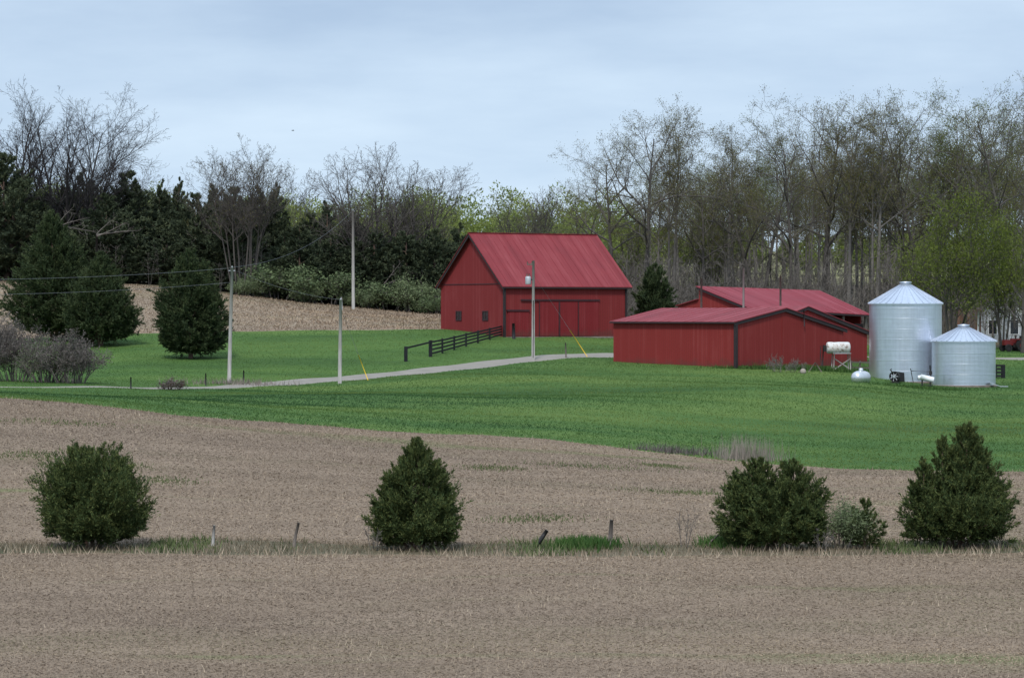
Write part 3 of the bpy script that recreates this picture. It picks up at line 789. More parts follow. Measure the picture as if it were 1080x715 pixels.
# ------------------------------------------------------------------ grain bins
def grain_bin(name, label, px, d, rpx, y_base, y_eave, y_peak, y_cap, cap_r):
    r = rpx / F * d; df = d - r
    z0 = wz(y_base, df); H = wz(y_eave, df) - z0; HP = wz(y_peak, d) - z0; HC = wz(y_cap, d) - z0
    t = thing(name, label, 'grain bin', (wx(px, d), d, z0))
    body = MB().lathe([(r, .0), (r, H)], sides=72).build('wall', M['galv'], t)
    rg = MB()
    k = .82
    while k < H - .2:
        rg.lathe([(r + .001, k - .03), (r + .004, k - .02), (r + .004, k + .02), (r + .001, k + .03)], sides=72); k += .82
    rg.build('seam_ring', M['galv'], body)
    ce = r + .12
    MB().lathe([(r - .02, H - .03), (ce, H - .05), (ce, H + .03), (cap_r, HP)], sides=72, smooth=False).build('roof', M['galv_roof'], t)
    rb = MB()
    for i in range(30):
        a = 2 * math.pi * (i + .3) / 30; ca, sa = math.cos(a), math.sin(a)
        p0 = Vector((ce * ca, ce * sa, H + .035)); p1 = Vector((cap_r * ca, cap_r * sa, HP + .005)); s_ = Vector((-sa, ca, 0)) * .035
        rb.prism([p0 - s_, p0 + s_, p1 + s_ * .6, p1 - s_ * .6], (0, 0, .055))
    rb.build('roof_ribs', M['galv_roof'], t)
    MB().lathe([(cap_r + .03, HP - .06), (cap_r + .03, HC - .07), (cap_r + .07, HC - .07), (cap_r + .05, HC), (0.01, HC + .05)], sides=32).build('cap', M['galv_roof'], t)
    MB().lathe([(r + .16, -1.6), (r + .16, -.02), (r + .0, .0), (0.01, .0)], sides=56, smooth=False).build('base', M['conc'], t)
    hatch = MB(); a = -2.05
    hatch.box((math.cos(a) * (r + .02), math.sin(a) * (r + .02), 1.0), (.06, .6, .9), a)
    return t, r, z0, H
LBIN = grain_bin('grain_bin', 'taller galvanised steel grain bin with conical ribbed roof', 955, 240, 38, 402.5, 320.5, 300.5, 297.5, .42)
SBIN = grain_bin('grain_bin', 'shorter galvanised steel grain bin on a brownish concrete base', 1016.3, 236, 33.4, 406.5, 360.5, 345.5, 342.5, .42)
bolt = None

# aeration fan in front of the tall bin
def at(px, py, d): return Vector((wx(px, d), d, wz(py, d)))
p = ground(944, 233.5)
fan = thing('aeration_fan', 'dark round aeration fan standing at the foot of the taller grain bin', 'fan', p, rad(-25))
fan.scale = (.85, .85, .85); zc = (wz(397, 233.5) - p[2]) / .85
def ring(mb, R0, R1, y0, y1, zc, n=28):
    vs = []
    for r, y in ((R0, y0), (R1, y0), (R1, y1), (R0, y1)):
        for k in range(n): vs.append((r * math.cos(6.2832 * k / n), y, zc + r * math.sin(6.2832 * k / n)))
    return mb.add(vs, [(i * n + k, ((i + 1) % 4) * n + k, ((i + 1) % 4) * n + (k + 1) % n, i * n + (k + 1) % n) for i in range(4) for k in range(n)])
ring(MB(), .40, .47, -.3, .1, zc).build('housing', M['iron'], fan)
sp_ = MB()
for k in range(7):
    a = 6.2832 * k / 7; sp_.tube([(.12 * math.cos(a), -.2, zc + .12 * math.sin(a)), (.41 * math.cos(a), -.2, zc + .41 * math.sin(a))], .04, 5)
sp_.build('blades', M['grey'], fan)
MB().tube([(0, -.3, zc), (0, .0, zc)], [.14, .14], 14).build('hub', M['silver'], fan)
MB().prism([(-.35, .1, zc - .42), (.35, .1, zc - .42), (.3, .1, zc + .42), (-.3, .1, zc + .42)], (.25, .9, -.1)).build('duct', M['iron'], fan)
MB().box((0, -.1, zc - .44 - (zc - .4) / 2), (.7, .45, zc - .4)).build('stand', M['iron'], fan)
MB().tube([(-.3, .0, zc + .42), (-.42, -.05, zc + .62), (-.30, -.05, zc + .70)], .06, 6).build('switch_pipe', M['iron'], fan)

p = ground(977, 232.5)
aug = thing('unloading_auger', 'short white unloading auger tube between the two grain bins', 'auger', p, rad(-20))
z = wz(399, 232.5) - p[2]
MB().tube([(-.42, -.15, z + .12), (.55, .1, z - .12)], .21, 16).build('tube', M['white'], aug)
MB().tube([(-.60, -.2, z + .05), (-.36, -.15, z + .08)], .17, 14).build('motor', M['white'], aug)
MB().tube([(-.62, -.21, z - .04), (-.59, -.2, z - .04)], .07, 8).build('shaft', M['iron'], aug)
mb = MB().box((-.3, -.12, (z - .1) / 2), (.1, .1, z)); mb.box((.3, .02, (z - .25) / 2), (.1, .1, max(.1, z - .2))); mb.box((0, -.05, .05), (.9, .3, .1)); mb.build('stand', M['iron'], aug)
mb = MB().tube([(.28, .3, z), (.22, .3, z + 1.0)], .05, 6); mb.box((.27, .3, z + .42), (.22, .1, .3)); mb.build('lever', M['iron'], aug)
mb = MB().tube([(.25, .3, z + .5), (-1.25, .3, z + .55)], .022, 5); mb.tube([(-1.3, .3, z + .75), (-1.05, .2, z - .35)], .03, 5); mb.build('control_rod', M['iron'], aug)

p = ground(1054, 234); tr = thing('feed_trough', 'pale flat metal chute lying in the grass beside the shorter grain bin', 'chute', p, rad(-12))
MB().prism([(-.7, -.25, .32), (.1, -.25, .06), (.1, .25, .06), (-.7, .25, .32)], (0, 0, .03)).build('slope', M['silver'], tr)
MB().box((.38, 0, .07), (.56, .5, .05)).build('lip', M['silver'], tr)

# silver round tank in the grass
d = 231; p = at(908, 398.3, d); tk = thing('silver_tank', 'small silver round ended gas tank in the grass beside the taller bin', 'tank', (p.x, d, gz(p.x, d)), rad(52))
zc = p.z - gz(p.x, d); r = .52
prof = [(.02, -.95), (.2, -.93), (.36, -.84), (.47, -.68), (r, -.45), (r, .45), (.47, .68), (.36, .84), (.2, .93), (.02, .95)]
vs = []; n = 28
for rr, x in prof:
    for k in range(n): vs.append((x, rr * math.cos(6.2832 * k / n), zc + rr * math.sin(6.2832 * k / n)))
MB().add(vs, [(i * n + k, (i + 1) * n + k, (i + 1) * n + (k + 1) % n, i * n + (k + 1) % n) for i in range(len(prof) - 1) for k in range(n)], True).build('body', M['silver'], tk)
MB().lathe([(.17, r - .06), (.17, r + .14), (.13, r + .2), (.01, r + .22)], (0, 0, zc), 18).build('dome', M['silver'], tk)
for x in (-.5, .5): MB().box((x, 0, (zc - r) / 2 - .02), (.14, .5, max(.16, zc - r + .24))).build('foot', M['iron'], tk)

# rusty white tank on its stand
d = 245; p = at(884, 366.8, d); t2 = thing('fuel_tank', 'rusty white fuel tank on a tall cross braced stand against the red shed', 'tank', (p.x, d, gz(p.x, d)), rad(6))
zc = p.z - gz(p.x, d); r = .47; hl = .97
prof = [(.02, -hl), (.3, -hl + .01), (.43, -hl + .06), (r, -hl + .14), (r, hl - .14), (.43, hl - .06), (.3, hl - .01), (.02, hl)]
vs = []
for rr, x in prof:
    for k in range(n): vs.append((x, rr * math.cos(6.2832 * k / n), zc + rr * math.sin(6.2832 * k / n)))
MB().add(vs, [(i * n + k, (i + 1) * n + k, (i + 1) * n + (k + 1) % n, i * n + (k + 1) % n) for i in range(len(prof) - 1) for k in range(n)], True).build('body', M['rusty'], t2)
zt = zc - r
for x in (-.42, .95):
    for y in (-.42, .42): MB().tube([(x + (.0 if x > 0 else -.05), y, -.1), (x * .92, y * .9, zt + .06)], .045, 6).build('leg', M['pole'], t2)
MB().box((.25, -.38, zt + .03), (1.45, .07, .07)).build('bearer', M['grey'], t2)
MB().box((.25, .38, zt + .03), (1.45, .07, .07)).build('bearer', M['grey'], t2)
for a_, b_ in ((-.42, .93), (.93, -.42)): MB().tube([(a_, -.44 - (.03 if a_ > 0 else 0), .12), (b_, -.42 - (.03 if a_ > 0 else 0), zt * .72)], .05, 5).build('brace', M['pole'], t2)
MB().tube([(-.9, -.3, .05), (-.45, -.42, .35)], .05, 5).build('brace', M['pole'], t2)
mb = MB().box((-1.12, 0, zc - .05), (.22, .3, .5)); mb.tube([(-1.22, 0, zc), (-1.3, 0, 0)], .05, 6); mb.build('pump', M['iron'], t2)
MB().tube([(-1.2, -.1, zc + .2), (-1.45, -.15, zc + .15), (-1.5, -.2, zc - .6), (-1.4, -.2, .2)], .035, 6).build('hose', M['iron'], t2)
for px, py, pv in ((860, 386, 378),):
    p = ground(px, 241.5); o = thing('plank_frame', 'small wooden A shaped frame leaning by the shed wall beside the fuel tank', 'frame', p, 0)
    MB().tube([(-.55, 0, 0), (0, .1, .75)], .045, 5).build('plank', M['post'], o); MB().tube([(.0, .16, .75), (.5, 0, .0)], .045, 5).build('plank', M['post'], o)
p = ground(847, 239.5); st_ = MB().lathe([(.02, -.05), (.2, -.02), (.25, .12), (.2, .3), (.08, .38), (.01, .39)], sides=9).build('stone', M['stone']); st_.location = p
tag(st_, 'pale rounded stone in the weeds below the red shed wall', 'stone')

# ------------------------------------------------------------------ poles and wires
def util_pole(label, px, py, ptx, pty, r=.14, d=None):
    p = ground(px, d) if d else hit(px, py)
    top = at(ptx, pty, p[1]); t = thing('utility_pole', label, 'utility pole', p, 0, 'utility poles')
    v = top - Vector(p)
    MB().tube([(0, 0, -.4), v * .5, v], [r * 1.1, r * .95, r * .75], 10).build('pole', M['pole'], t)
    return t, Vector(p), v, r
P1, p1, v1, r1 = util_pole('grey utility pole carrying a transformer, in front of the big red barn', 562.3, 379.5, 562.6, 275)
P2, p2, v2, r2 = util_pole('short bare utility pole beside the driveway with a yellow guy guard next to it', 358.3, 404.5, 359.3, 316)
P3, p3, v3, r3 = util_pole('leaning grey utility pole right of the lone dark cedar', 241.5, 404.5, 244.8, 282)
P4, p4, v4, r4_ = util_pole('tall pale utility pole at the foot of the tree belt beyond the stubble', 372.6, 324, 372.3, 222, .17, 338)
s = p1.y / F
tf = MB().lathe([(.01, 0), (.22, .0), (.24, .05), (.24, .58), (.20, .66), (.01, .68)], (-.42, -.05, v1.z - 25 * s), 20).build('transformer', M['grey'], P1)
for y in (-.1, .1): MB().tube([(-.42 + y, -.05, v1.z - 25 * s + .66), (-.42 + y, -.05, v1.z - 25 * s + .9)], [.06, .035], 8).build('bushing', M['post'], tf)
MB().box((-.2, -.03, v1.z - 20 * s), (.4, .1, .12)).build('bracket', M['iron'], P1)
mb = MB().box((-.22, -.02, v1.z - 4 * s), (.62, .09, .1)); mb.build('crossarm', M['post'], P1)
for x in (-.48, -.1): MB().tube([(x, -.02, v1.z - 3.6 * s), (x, -.02, v1.z - 1 * s)], [.05, .04], 7).build('insulator', M['post'], P1)
MB().tube([(.0, -.17, 0.2), (v1.x * .6, -.17, v1.z * .6)], .03, 5).build('cable_guard', M['iron'], P1)
for P, v in ((P2, v2), (P3, v3), (P4, v4)):
    MB().tube([v + Vector((0, 0, -.02)), v + Vector((0, 0, .14))], [.05, .035], 7).build('insulator', M['grey'], P)
mb = MB().box((.22, 0, v3.z - .25), (.5, .06, .07)); mb.build('bracket', M['grey'], P3)

def wire(label, a, b_, sag, r=.016, n=14, nm='power_line'):
    a, b_ = Vector(a), Vector(b_); c = (a + b_) / 2
    pts = [a.lerp(b_, i / n) - Vector((0, 0, 4 * sag * (i / n) * (1 - i / n))) - c for i in range(n + 1)]
    o = MB().tube(pts, r, 5).build(nm, M['wire']); o.location = c
    return tag(o, label, 'wire')
t3 = p3 + v3; t4 = p4 + v4; t2_ = p2 + v2; t1 = p1 + v1
wire('upper power line running from the leaning pole to the thicket across the dark cedars', t3 + Vector((0, 0, -.05)), at(-70, 295, 222), .25, .011)
wire('lower power line crossing in front of the dark cedars below the upper line', t3 + Vector((-.15, 0, -1.15)), at(-70, 311, 222), .25, .010)
wire('power line rising from the leaning pole to the tall pale pole', t3, t4, 1.3, .011)
wire('faint power line dropping from the leaning pole to the short pole', t3 + Vector((.4, 0, -.3)), t2_, .35, .009)
def guy(label, a, px, py, d, f):
    b_ = at(px, py, d); b_.z = gz(b_.x, d); a = Vector(a)
    t = thing('guy_wire', label, 'guy wire', b_)
    v = a - b_
    MB().tube([(0, 0, 0), v], .012, 5).build('cable', M['wire'], t)
    MB().tube([v * .012, v * f], .032, 6).build('guard', M['yellow'], t)
guy('yellow guarded guy wire anchoring the transformer pole', p1 + v1 * .86, 620, 375, p1.y + 2, .33)
guy('yellow guarded guy wire anchoring the short pole by the driveway', p2 + v2 * .9, 388.5, 393, p2.y + 1, .36)

# old timber poles standing between the low sheds
for px, ytop, lab in ((739.5, 294, 'bare grey timber pole nearest the big barn, rising between the two sheds'), (784, 283, 'tallest bare grey timber pole, middle one between the two sheds'), (823, 291, 'bare grey timber pole nearest the grain bins, rising between the two sheds')):
    d = 258; p = (wx(px, d), d, wz(378, d))
    o = MB().tube([(0, 0, -.3), (.02, 0, wz(ytop, d) - p[2])], [.11, .08], 8).build('timber_pole', M['post'] if px != 784 else M['pole']); o.location = p
    tag(o, lab, 'pole', 'timber poles between the sheds')

# ------------------------------------------------------------------ fences and posts
def fence(name, label, pts, hs, rails, mat_, r=.075, rail_r=(.03, .07), thick=(), one_rail=(), group=None):
    """pts: ground points; hs: post heights; boards between neighbouring posts"""
    t = thing(name, label, 'fence', pts[0], 0, group); o0 = Vector(pts[0])
    for i, (p, h) in enumerate(zip(pts, hs)):
        k = 1.8 if i in thick else 1.0
        q = Vector(p) - o0
        MB().box((q.x, q.y, q.z + h / 2 - .15), (2 * r * k, 2 * r * k, h + .3), .3).build('post', mat_, t)
    for i in range(len(pts) - 1):
        a, b_ = Vector(pts[i]) - o0, Vector(pts[i + 1]) - o0
        for f in (rails if i not in one_rail else rails[-1:]):
            za_, zb_ = a.z + hs[i] * f, b_.z + hs[i + 1] * f
            dv = Vector((b_.x - a.x, b_.y - a.y, 0)).normalized(); nn = Vector((dv.y, -dv.x, 0)) * (r + .02)
            w = rail_r[1]
            MB().prism([Vector((a.x, a.y, za_ - w)) + nn, Vector((b_.x, b_.y, zb_ - w)) + nn, Vector((b_.x, b_.y, zb_ + w)) + nn, Vector((a.x, a.y, za_ + w)) + nn], nn.normalized() * rail_r[0]).build('rail', mat_, t)
    return t
pts = [hit(428, 381.5)]; hs = [16.0 / F * pts[0][1]]
for px in (454, 466.5, 479, 491.5, 504, 516.5, 528.5):
    t = (px - 454) / 74.5; p = hit(px, 376.5 - 21.5 * t); pts.append(p); hs.append((16.5 - 4.5 * t) / F * p[1])
hs[1] *= 1.06
fence('board_fence', 'black four board fence climbing the lawn to the barn corner', pts, hs, (.2, .44, .68, .9), M['black'], .07, (.035, .075), (0, 1), (0,))
pts = [ground(px, 246) for px in (1042, 1050, 1058)]
fence('board_fence', 'short black board fence showing beside the shorter grain bin', pts, [1.08] * 3, (.16, .42, .68, .94), M['black'], .07, (.035, .08), (2,))
pts = [ground(898, 246.5), ground(907, 247), ground(917, 247.5)]
fence('rail_fence', 'low weathered rail fence between the fuel tank and the taller bin', pts, [.8] * 3, (.3, .85), M['post'], .05, (.03, .06))
def post(label, px, py, ptx, pty, r, mat_, group, d=None):
    p = ground(px, d) if d else hit(px, py); v = at(ptx, pty, p[1]) - Vector(p)
    o = MB().tube([(0, 0, -.15), (v.x * .5, .02, v.z * .5), (v.x, 0, v.z)], [r, r * .95, r * .8], 7).build('fence_post', mat_); o.location = p
    tag(o, label, 'fence post', group)
G_ = 'old fence posts between the two fields'
post('straight grey fence post between the round cedar and the leaning grey post', 224, 577, 226, 554, .05, M['pole'], G_, 93.5)
post('slim grey fence post leaning slightly, left of the ragged conical cedar', 309, 577, 315, 551, .05, M['post'], G_, 93.5)
post('dark stubby fence post leaning hard over beside the bright grass clump', 564, 575, 577, 559, .075, M['iron'], G_, 93.5)
post('upright dark fence post at the end of the bright grass clump', 643, 575, 645, 548, .07, M['post'], G_, 93.8)
post('low broken stick leaning over in the dry grass near the double topped cedar', 742, 574, 760, 562, .035, M['post'], G_, 93.8)
G_ = 'thin fence posts along the driveway'
for px, y0, y1, lab in ((138, 410, 397.5, 'thin dark fence post nearest the grey thicket, by the driveway'), (217, 407, 393.5, 'thin dark fence post between the brown bush and the leaning pole'), (257, 404.5, 390.5, 'thin dark fence post just right of the leaning pole')):
    post(lab, px, y0, px, y1, .06, M['iron'], G_)
post('single dark fence post on the driveway edge in front of the barn', 597, 376, 596.5, 361.5, .07, M['post'], G_, 258)
post('short black post standing against the barn front', 542, 352, 541.5, 341, .16, M['black'], G_, 283)
post('short white marker post at the foot of the tall pale pole', 360, 326, 360, 313.5, .12, M['white'], G_, 333)

# ------------------------------------------------------------------ house and tractor behind the bins
d = 312; p = (wx(1058.5, d), d, gz(wx(1058.5, d), d)); hs_ = thing('house', 'pale sided gabled farmhouse half hidden behind the green trees', 'house', p, rad(-14))
zz = lambda py: wz(py, d) - p[2]
hw = 2.3; ze = zz(330); zp = zz(297)
MB().prism([(-hw, 0, -.5), (hw, 0, -.5), (hw, 0, ze), (0, 0, zp), (-hw, 0, ze)], (0, 9, 0)).build('wall', M['siding'], hs_)
mb = MB(); k = (zp - ze) / hw
for sg in (-1, 1): mb.prism([(sg * (hw + .3), -.3, ze - .3 * k + .01), (0, -.3, zp + .01), (0, -.3, zp + .16), (sg * (hw + .3), -.3, ze - .3 * k + .16)], (0, 9.6, 0))
mb.build('roof', M['shingle'], hs_)
for x, z, w, h in ((0, zz(315), .8, 1.3), (1.1, zz(345), .8, 1.4), (-1.1, zz(345), .8, 1.4)):
    f = MB().box((x, -.03, z), (w + .16, .06, h + .16)).build('window', M['white'], hs_)
    MB().box((x, -.045, z), (w, .06, h)).build('pane', M['glass'], f)
MB().box((hw + 4.0, 3.5, 1.4), (8, 6, 3.8)).build('side_wall', M['siding'], hs_)
MB().prism([(hw + .001, .2, 3.3), (hw + .001, 6.8, 3.3), (hw + .001, 3.5, 5.6)], (8.4, 0, 0)).build('side_roof', M['shingle'], hs_)
MB().box((-hw - 1.3, 2.5, zz(326) / 2 - .2), (2.5, 4, zz(326) + .4)).build('wing_wall', M['brown_sid'], hs_)
MB().prism([(-hw - 2.7, .3, zz(326)), (-hw - .01, .3, zz(326) + .9), (-hw - .01, .3, zz(326) + 1.05), (-hw - 2.7, .3, zz(326) + .14)], (0, 4.4, 0)).build('wing_roof', M['shingle'], hs_)
p = ground(1031, 300); o = MB().tube([(0, 0, -.2), (.1, 0, wz(328, 300) - p[2])], .09, 8).build('white_post', M['white']); o.location = p
tag(o, 'plain white post rising behind the shorter grain bin roof', 'post')

p = ground(1070, 288); tc = thing('farm_tractor', 'small red farm tractor parked on the lawn before the pale house', 'tractor', p, rad(200))
MB().box((.55, 0, .85), (1.3, .5, .5)).build('bonnet', M['tractor_red'], tc)
mb = MB().box((-.35, .55, 1.15), (.9, .3, .12)); mb.box((-.35, -.55, 1.15), (.9, .3, .12)); mb.build('mudguard', M['tractor_red'], tc)
MB().box((-.25, 0, .6), (1., .5, .4)).build('chassis', M['iron'], tc)
mb = MB().box((-.5, 0, 1.05), (.4, .45, .1)); mb.box((-.68, 0, 1.28), (.08, .45, .4)); mb.build('seat', M['rubber'], tc)
MB().tube([(.9, 0, 1.1), (.9, 0, 1.65)], .04, 6).build('exhaust', M['iron'], tc)
mb = MB().tube([(-.02, 0, 1.0), (-.15, 0, 1.4)], .03, 6); mb.build('steering_column', M['iron'], tc)
for x, r, w in ((-.45, .58, .3), (.95, .34, .2)):
    for sg in (-1, 1):
        wh = MB(); ring(wh, r * .5, r, sg * .58 - w / 2, sg * .58 + w / 2, r, 20); wh = wh.build('wheel', M['rubber'], tc); wh.location = (x, 0, 0)
        MB().tube([(0, sg * .58 - w * .3, r), (0, sg * .58 + w * .3, r)], r * .5, 14).build('rim', M['iron'] if x > 0 else M['tractor_red'], wh)

# a bird high over the field
bd = thing('bird', 'tiny dark bird flying in the sky above the tree belt', 'bird', at(309, 138, 170), rad(20)); bd.scale = (.55, .55, .55)
MB().tube([(-.16, 0, 0), (-.06, 0, .01), (.06, 0, .01), (.14, 0, .02)], [.01, .035, .035, .012], 8).build('body', M['rubber'], bd)
for sg in (-1, 1): MB().prism([(-.05, sg * .02, .01), (.05, sg * .02, .01), (.03, sg * .18, .06), (-.06, sg * .24, .04)], (0, 0, .008)).build('wing', M['rubber'], bd)

# ------------------------------------------------------------------ cedars of the field edge
def cedar_at(label, meshes, px, d, rz=0, s=1., group=None, name='cedar', sz=None):
    return place_tree(name, label, 'cedar', meshes, ground(px, d), rad(rz), s, group, sz)
GF = 'cedars along the edge between the two fields'
m_ = cedar_meshes('round_cedar', 3, [(0, 0, 2.85, 2.0, ball, .9), (-.5, 0, 3.2, 1.25, egg, .3), (.55, .1, 3.05, 1.3, egg, .3)], M['cedar'], 460, 11, 17, (.05, .12), (.02, .042), clip=(2.0, 3.3))
cedar_at('round bushy dark cedar at the field edge, broad and rounded with no pointed top', m_, 97, 93.3, 0, 1.0, GF)
m_ = cedar_meshes('conical_cedar', 5, [(.05, 0, 3.5, 1.75, point, 1.0), (-.85, -.1, 2.5, .9, point, .3), (.7, .1, 2.9, 1.0, point, .3), (-.3, .2, 3.05, 1.0, point, .25)], M['cedar'], 440, 11, 17, (.05, .12), (.02, .042), rag=(.62, 1.12))
cedar_at('ragged conical dark cedar with one pointed top, alone near the middle of the field edge', m_, 438, 93.3, 0, .92, GF, sz=.97)
m_ = cedar_meshes('twin_cedar', 8, [(-.5, 0, 2.85, 1.25, egg, .6), (.65, .05, 2.75, 1.2, egg, .6), (0, -.2, 1.9, 1.65, ball, .4)], M['cedar'], 460, 11, 17, (.05, .12), (.02, .042))
cedar_at('double topped dark cedar beside the pale green bush', m_, 815, 93.3, 0, 1.0, GF)
m_ = cedar_meshes('tall_cedar', 11, [(.3, 0, 3.85, 1.7, point, .9), (-.5, 0, 3.5, 1.2, point, .35), (1.0, 0, 3.0, 1.1, point, .3), (-1.1, .1, 2.8, 1.0, point, .3), (.1, -.2, 2.0, 1.95, ball, .4)], M['cedar'], 440, 11, 17, (.05, .12), (.02, .042), rag=(.62, 1.12))
cedar_at('tallest field edge cedar, broad with several ragged points', m_, 1010, 93.3, 0, .93, GF, sz=.99)
m_ = cedar_meshes('small_cedar', 15, [(0, 0, 1.5, .62, egg, 1)], M['cedar'], 70, 8, 16)
cedar_at('small thin dark cedar right of the pale bush between the two largest cedars', m_, 912, 93.2, 0, 1.05, GF)

# shrubs: several thin stems, twigs and leaves
SH = spec(n=[7, 6, 5], seg=[7, 4, 3, 2], wob=[.1, .17, .2, .2], trop=[.02, .05, .03, .02], t0=[.25, .2, .15], ang=[(20, 50), (25, 55), (25, 60)], ratio=[.5, .5, .55], ref=[1, 1.2, .6], rmin=.005, shape=lambda t: 1.1 - .6 * t)
def shrub_meshes(name, seed, H, Wd, nst, stem, leafm, nleaf, ln, wd, r=.03, rmin=.006, jit=.08, sp=SH):
    R = random.Random(seed); st = []
    for k in range(nst):
        a = R.uniform(0, 6.28); q = R.uniform(.0, 1) ** .6; l = H * R.uniform(.7, 1.02) * (1 - .25 * q)
        st.append(((math.cos(a) * q * Wd * .25, math.sin(a) * q * Wd * .25, -.05), (math.cos(a) * q * Wd * .42 / H, math.sin(a) * q * Wd * .42 / H, 1), l, r))
    s = dict(sp); s['rmin'] = rmin
    ms = tree_meshes(name, seed, st, s, stem, leafm, nleaf, ln, wd, jit)
    co = np.array([v.co for v in ms[1].vertices]); k = H / co[:, 2].max(); kx = Wd / (np.percentile(co[:, 0], 98) - np.percentile(co[:, 0], 2))
    for me in ms: me.transform(Matrix.Diagonal((kx, kx, k, 1)))
    return ms
m_ = shrub_meshes('pale_shrub', 21, 1.9, 1.9, 7, M['stem_grey'], M['shrub_light'], 11000, (.05, .11), (.02, .045), .03, .005, .16)
place_tree('shrub', 'pale grey green wispy bush on thin stems beside the double topped cedar', 'shrub', m_, ground(889, 93.4))
m_ = shrub_meshes('bare_sapling', 23, 1.35, .7, 3, M['stem_grey'], None, 0, (.05, .1), (.02, .04), .02, .004)
place_tree('sapling', 'thin leafless sapling in dry grass left of the double topped cedar', 'sapling', m_, ground(720, 93.6))
m_ = shrub_meshes('dead_weed', 24, .8, .6, 6, M['bark_pale'], None, 0, (.05, .1), (.02, .04), .015, .005)
place_tree('dead_weed', 'pale dead weed stalk at the foot of the ragged conical cedar', 'weed', m_, ground(395, 92.6))
place_tree('dead_weed', 'pale dead weed stalk below the pale green bush', 'weed', m_, ground(866, 92.6), 1.2)

# ------------------------------------------------------------------ middle distance cedars
GM = 'large dark cedars above the driveway'
m_ = cedar_meshes('lone_cedar', 31, [(0, 0, 9.1, 3.35, lambda t: egg(min(1, t * .98)), 1.2), (.4, 0, 6.2, 3.4, ball, .4)], M['cedar_mid'], 460, 9, 19, (.12, .28), (.05, .10), .16)
cedar_at('lone egg shaped dark cedar on the grass, left of the leaning pole', m_, 200.5, 258, 0, 1, GM)
m_ = cedar_meshes('twin_big', 33, [(0, 0, 12.0, 4.3, point, 1.3), (1.0, 0, 7, 3.9, ball, .3)], M['cedar_mid'], 500, 9, 19, (.14, .30), (.05, .11), .2)
cedar_at('tallest dark pyramid cedar at the back of the pair beside the grey thicket', m_, 55, 280, 0, 1, GM)
m_ = cedar_meshes('twin_low', 35, [(0, 0, 8.4, 3.7, point, 1.2), (-.6, 0, 5.5, 3.6, ball, .4)], M['cedar_mid'], 460, 9, 19, (.13, .28), (.05, .10), .17)
cedar_at('lower spreading dark cedar in front of the tallest one, beside the lone cedar', m_, 107, 274, 0, 1, GM)

# ------------------------------------------------------------------ the tree belt behind the far field
protos = [cedar_meshes('belt_a', 41, [(0, 0, 12.0, 3.2, point, .9), (.6, .5, 9, 3.4, ball, .5)], M['cedar_far'], 230, 9, 14, (.2, .42), (.09, .17), .2),
          cedar_meshes('belt_b', 43, [(0, 0, 12.0, 3.6, egg, 1.0), (1, 0, 9, 3.5, ball, .5)], M['cedar_far'], 230, 9, 14, (.2, .42), (.09, .17), .2),
          cedar_meshes('belt_c', 47, [(-.8, 0, 12.0, 2.6, point, .7), (1.1, 0, 10.4, 2.7, egg, .6), (0, 0, 8, 3.4, ball, .4)], M['cedar_far'], 230, 9, 14, (.2, .42), (.09, .17), .2)]
GB = 'dark cedars of the tree belt beyond the stubble'
belt = [(4, 162, 60, 352, 1), (30, 200, 50, 356, 0), (62, 192, 46, 362, 2), (88, 178, 44, 366, 0), (112, 205, 48, 354, 1), (136, 181, 52, 360, 1), (160, 196, 40, 364, 2), (171, 189, 26, 366, 0), (189, 187, 28, 366, 0), (206, 204, 44, 358, 1), (226, 189, 40, 362, 2), (247, 198, 44, 356, 1), (272, 196, 40, 360, 0), (291, 193, 34, 358, 0), (306, 240, 36, 354, 1), (328, 225, 40, 364, 1), (345, 207, 30, 368, 2), (372, 228, 46, 362, 1), (398, 246, 44, 356, 1), (424, 240, 44, 360, 2), (450, 262, 40, 352, 1), (484, 235, 40, 352, 0)] + [(x, 222 + (x * 7) % 31, 40, 353 + (x % 5), (x // 7) % 3) for x in range(-10, 470, 31)] + [(x, 232 + (x * 5) % 19, 46, 349, (x // 5) % 3) for x in (316, 349, 376, 404, 431, 458)]
for i, (px, top, w, d, k) in enumerate(belt):
    p = ground(px, d); H = wz(top, d) - p[2]
    t = place_tree('cedar', 'dark cedar in the dense belt of trees beyond the stubble field', 'cedar', protos[k], p, rng.uniform(0, 6), w / F * d / 3.9, GB, H / 11.9)
    if px == 484: t['label'] = 'dark cedar standing close behind the left corner of the big barn'
    elif px == 4: t['label'] = 'tall dark cedar under the leftmost bare tree at the end of the belt'
    elif px == 136: t['label'] = 'broad topped dark cedar rising alone beside the wide spreading bare tree'
    elif px == 189: t['label'] = 'slim dark cedar with a spire top in the belt above the lone cedar'
p = ground(690, 300); m_ = cedar_meshes('barn_cedar', 49, [(0, 0, 6.2, 2.3, ball, 1), (.2, 0, 6.6, 1.9, egg, .5)], M['cedar_mid'], 200, 8, 16, (.15, .32), (.06, .12), .15)
place_tree('cedar', 'rounded dark cedar between the big barn and the long shed', 'cedar', m_, p, 0, 1.08)

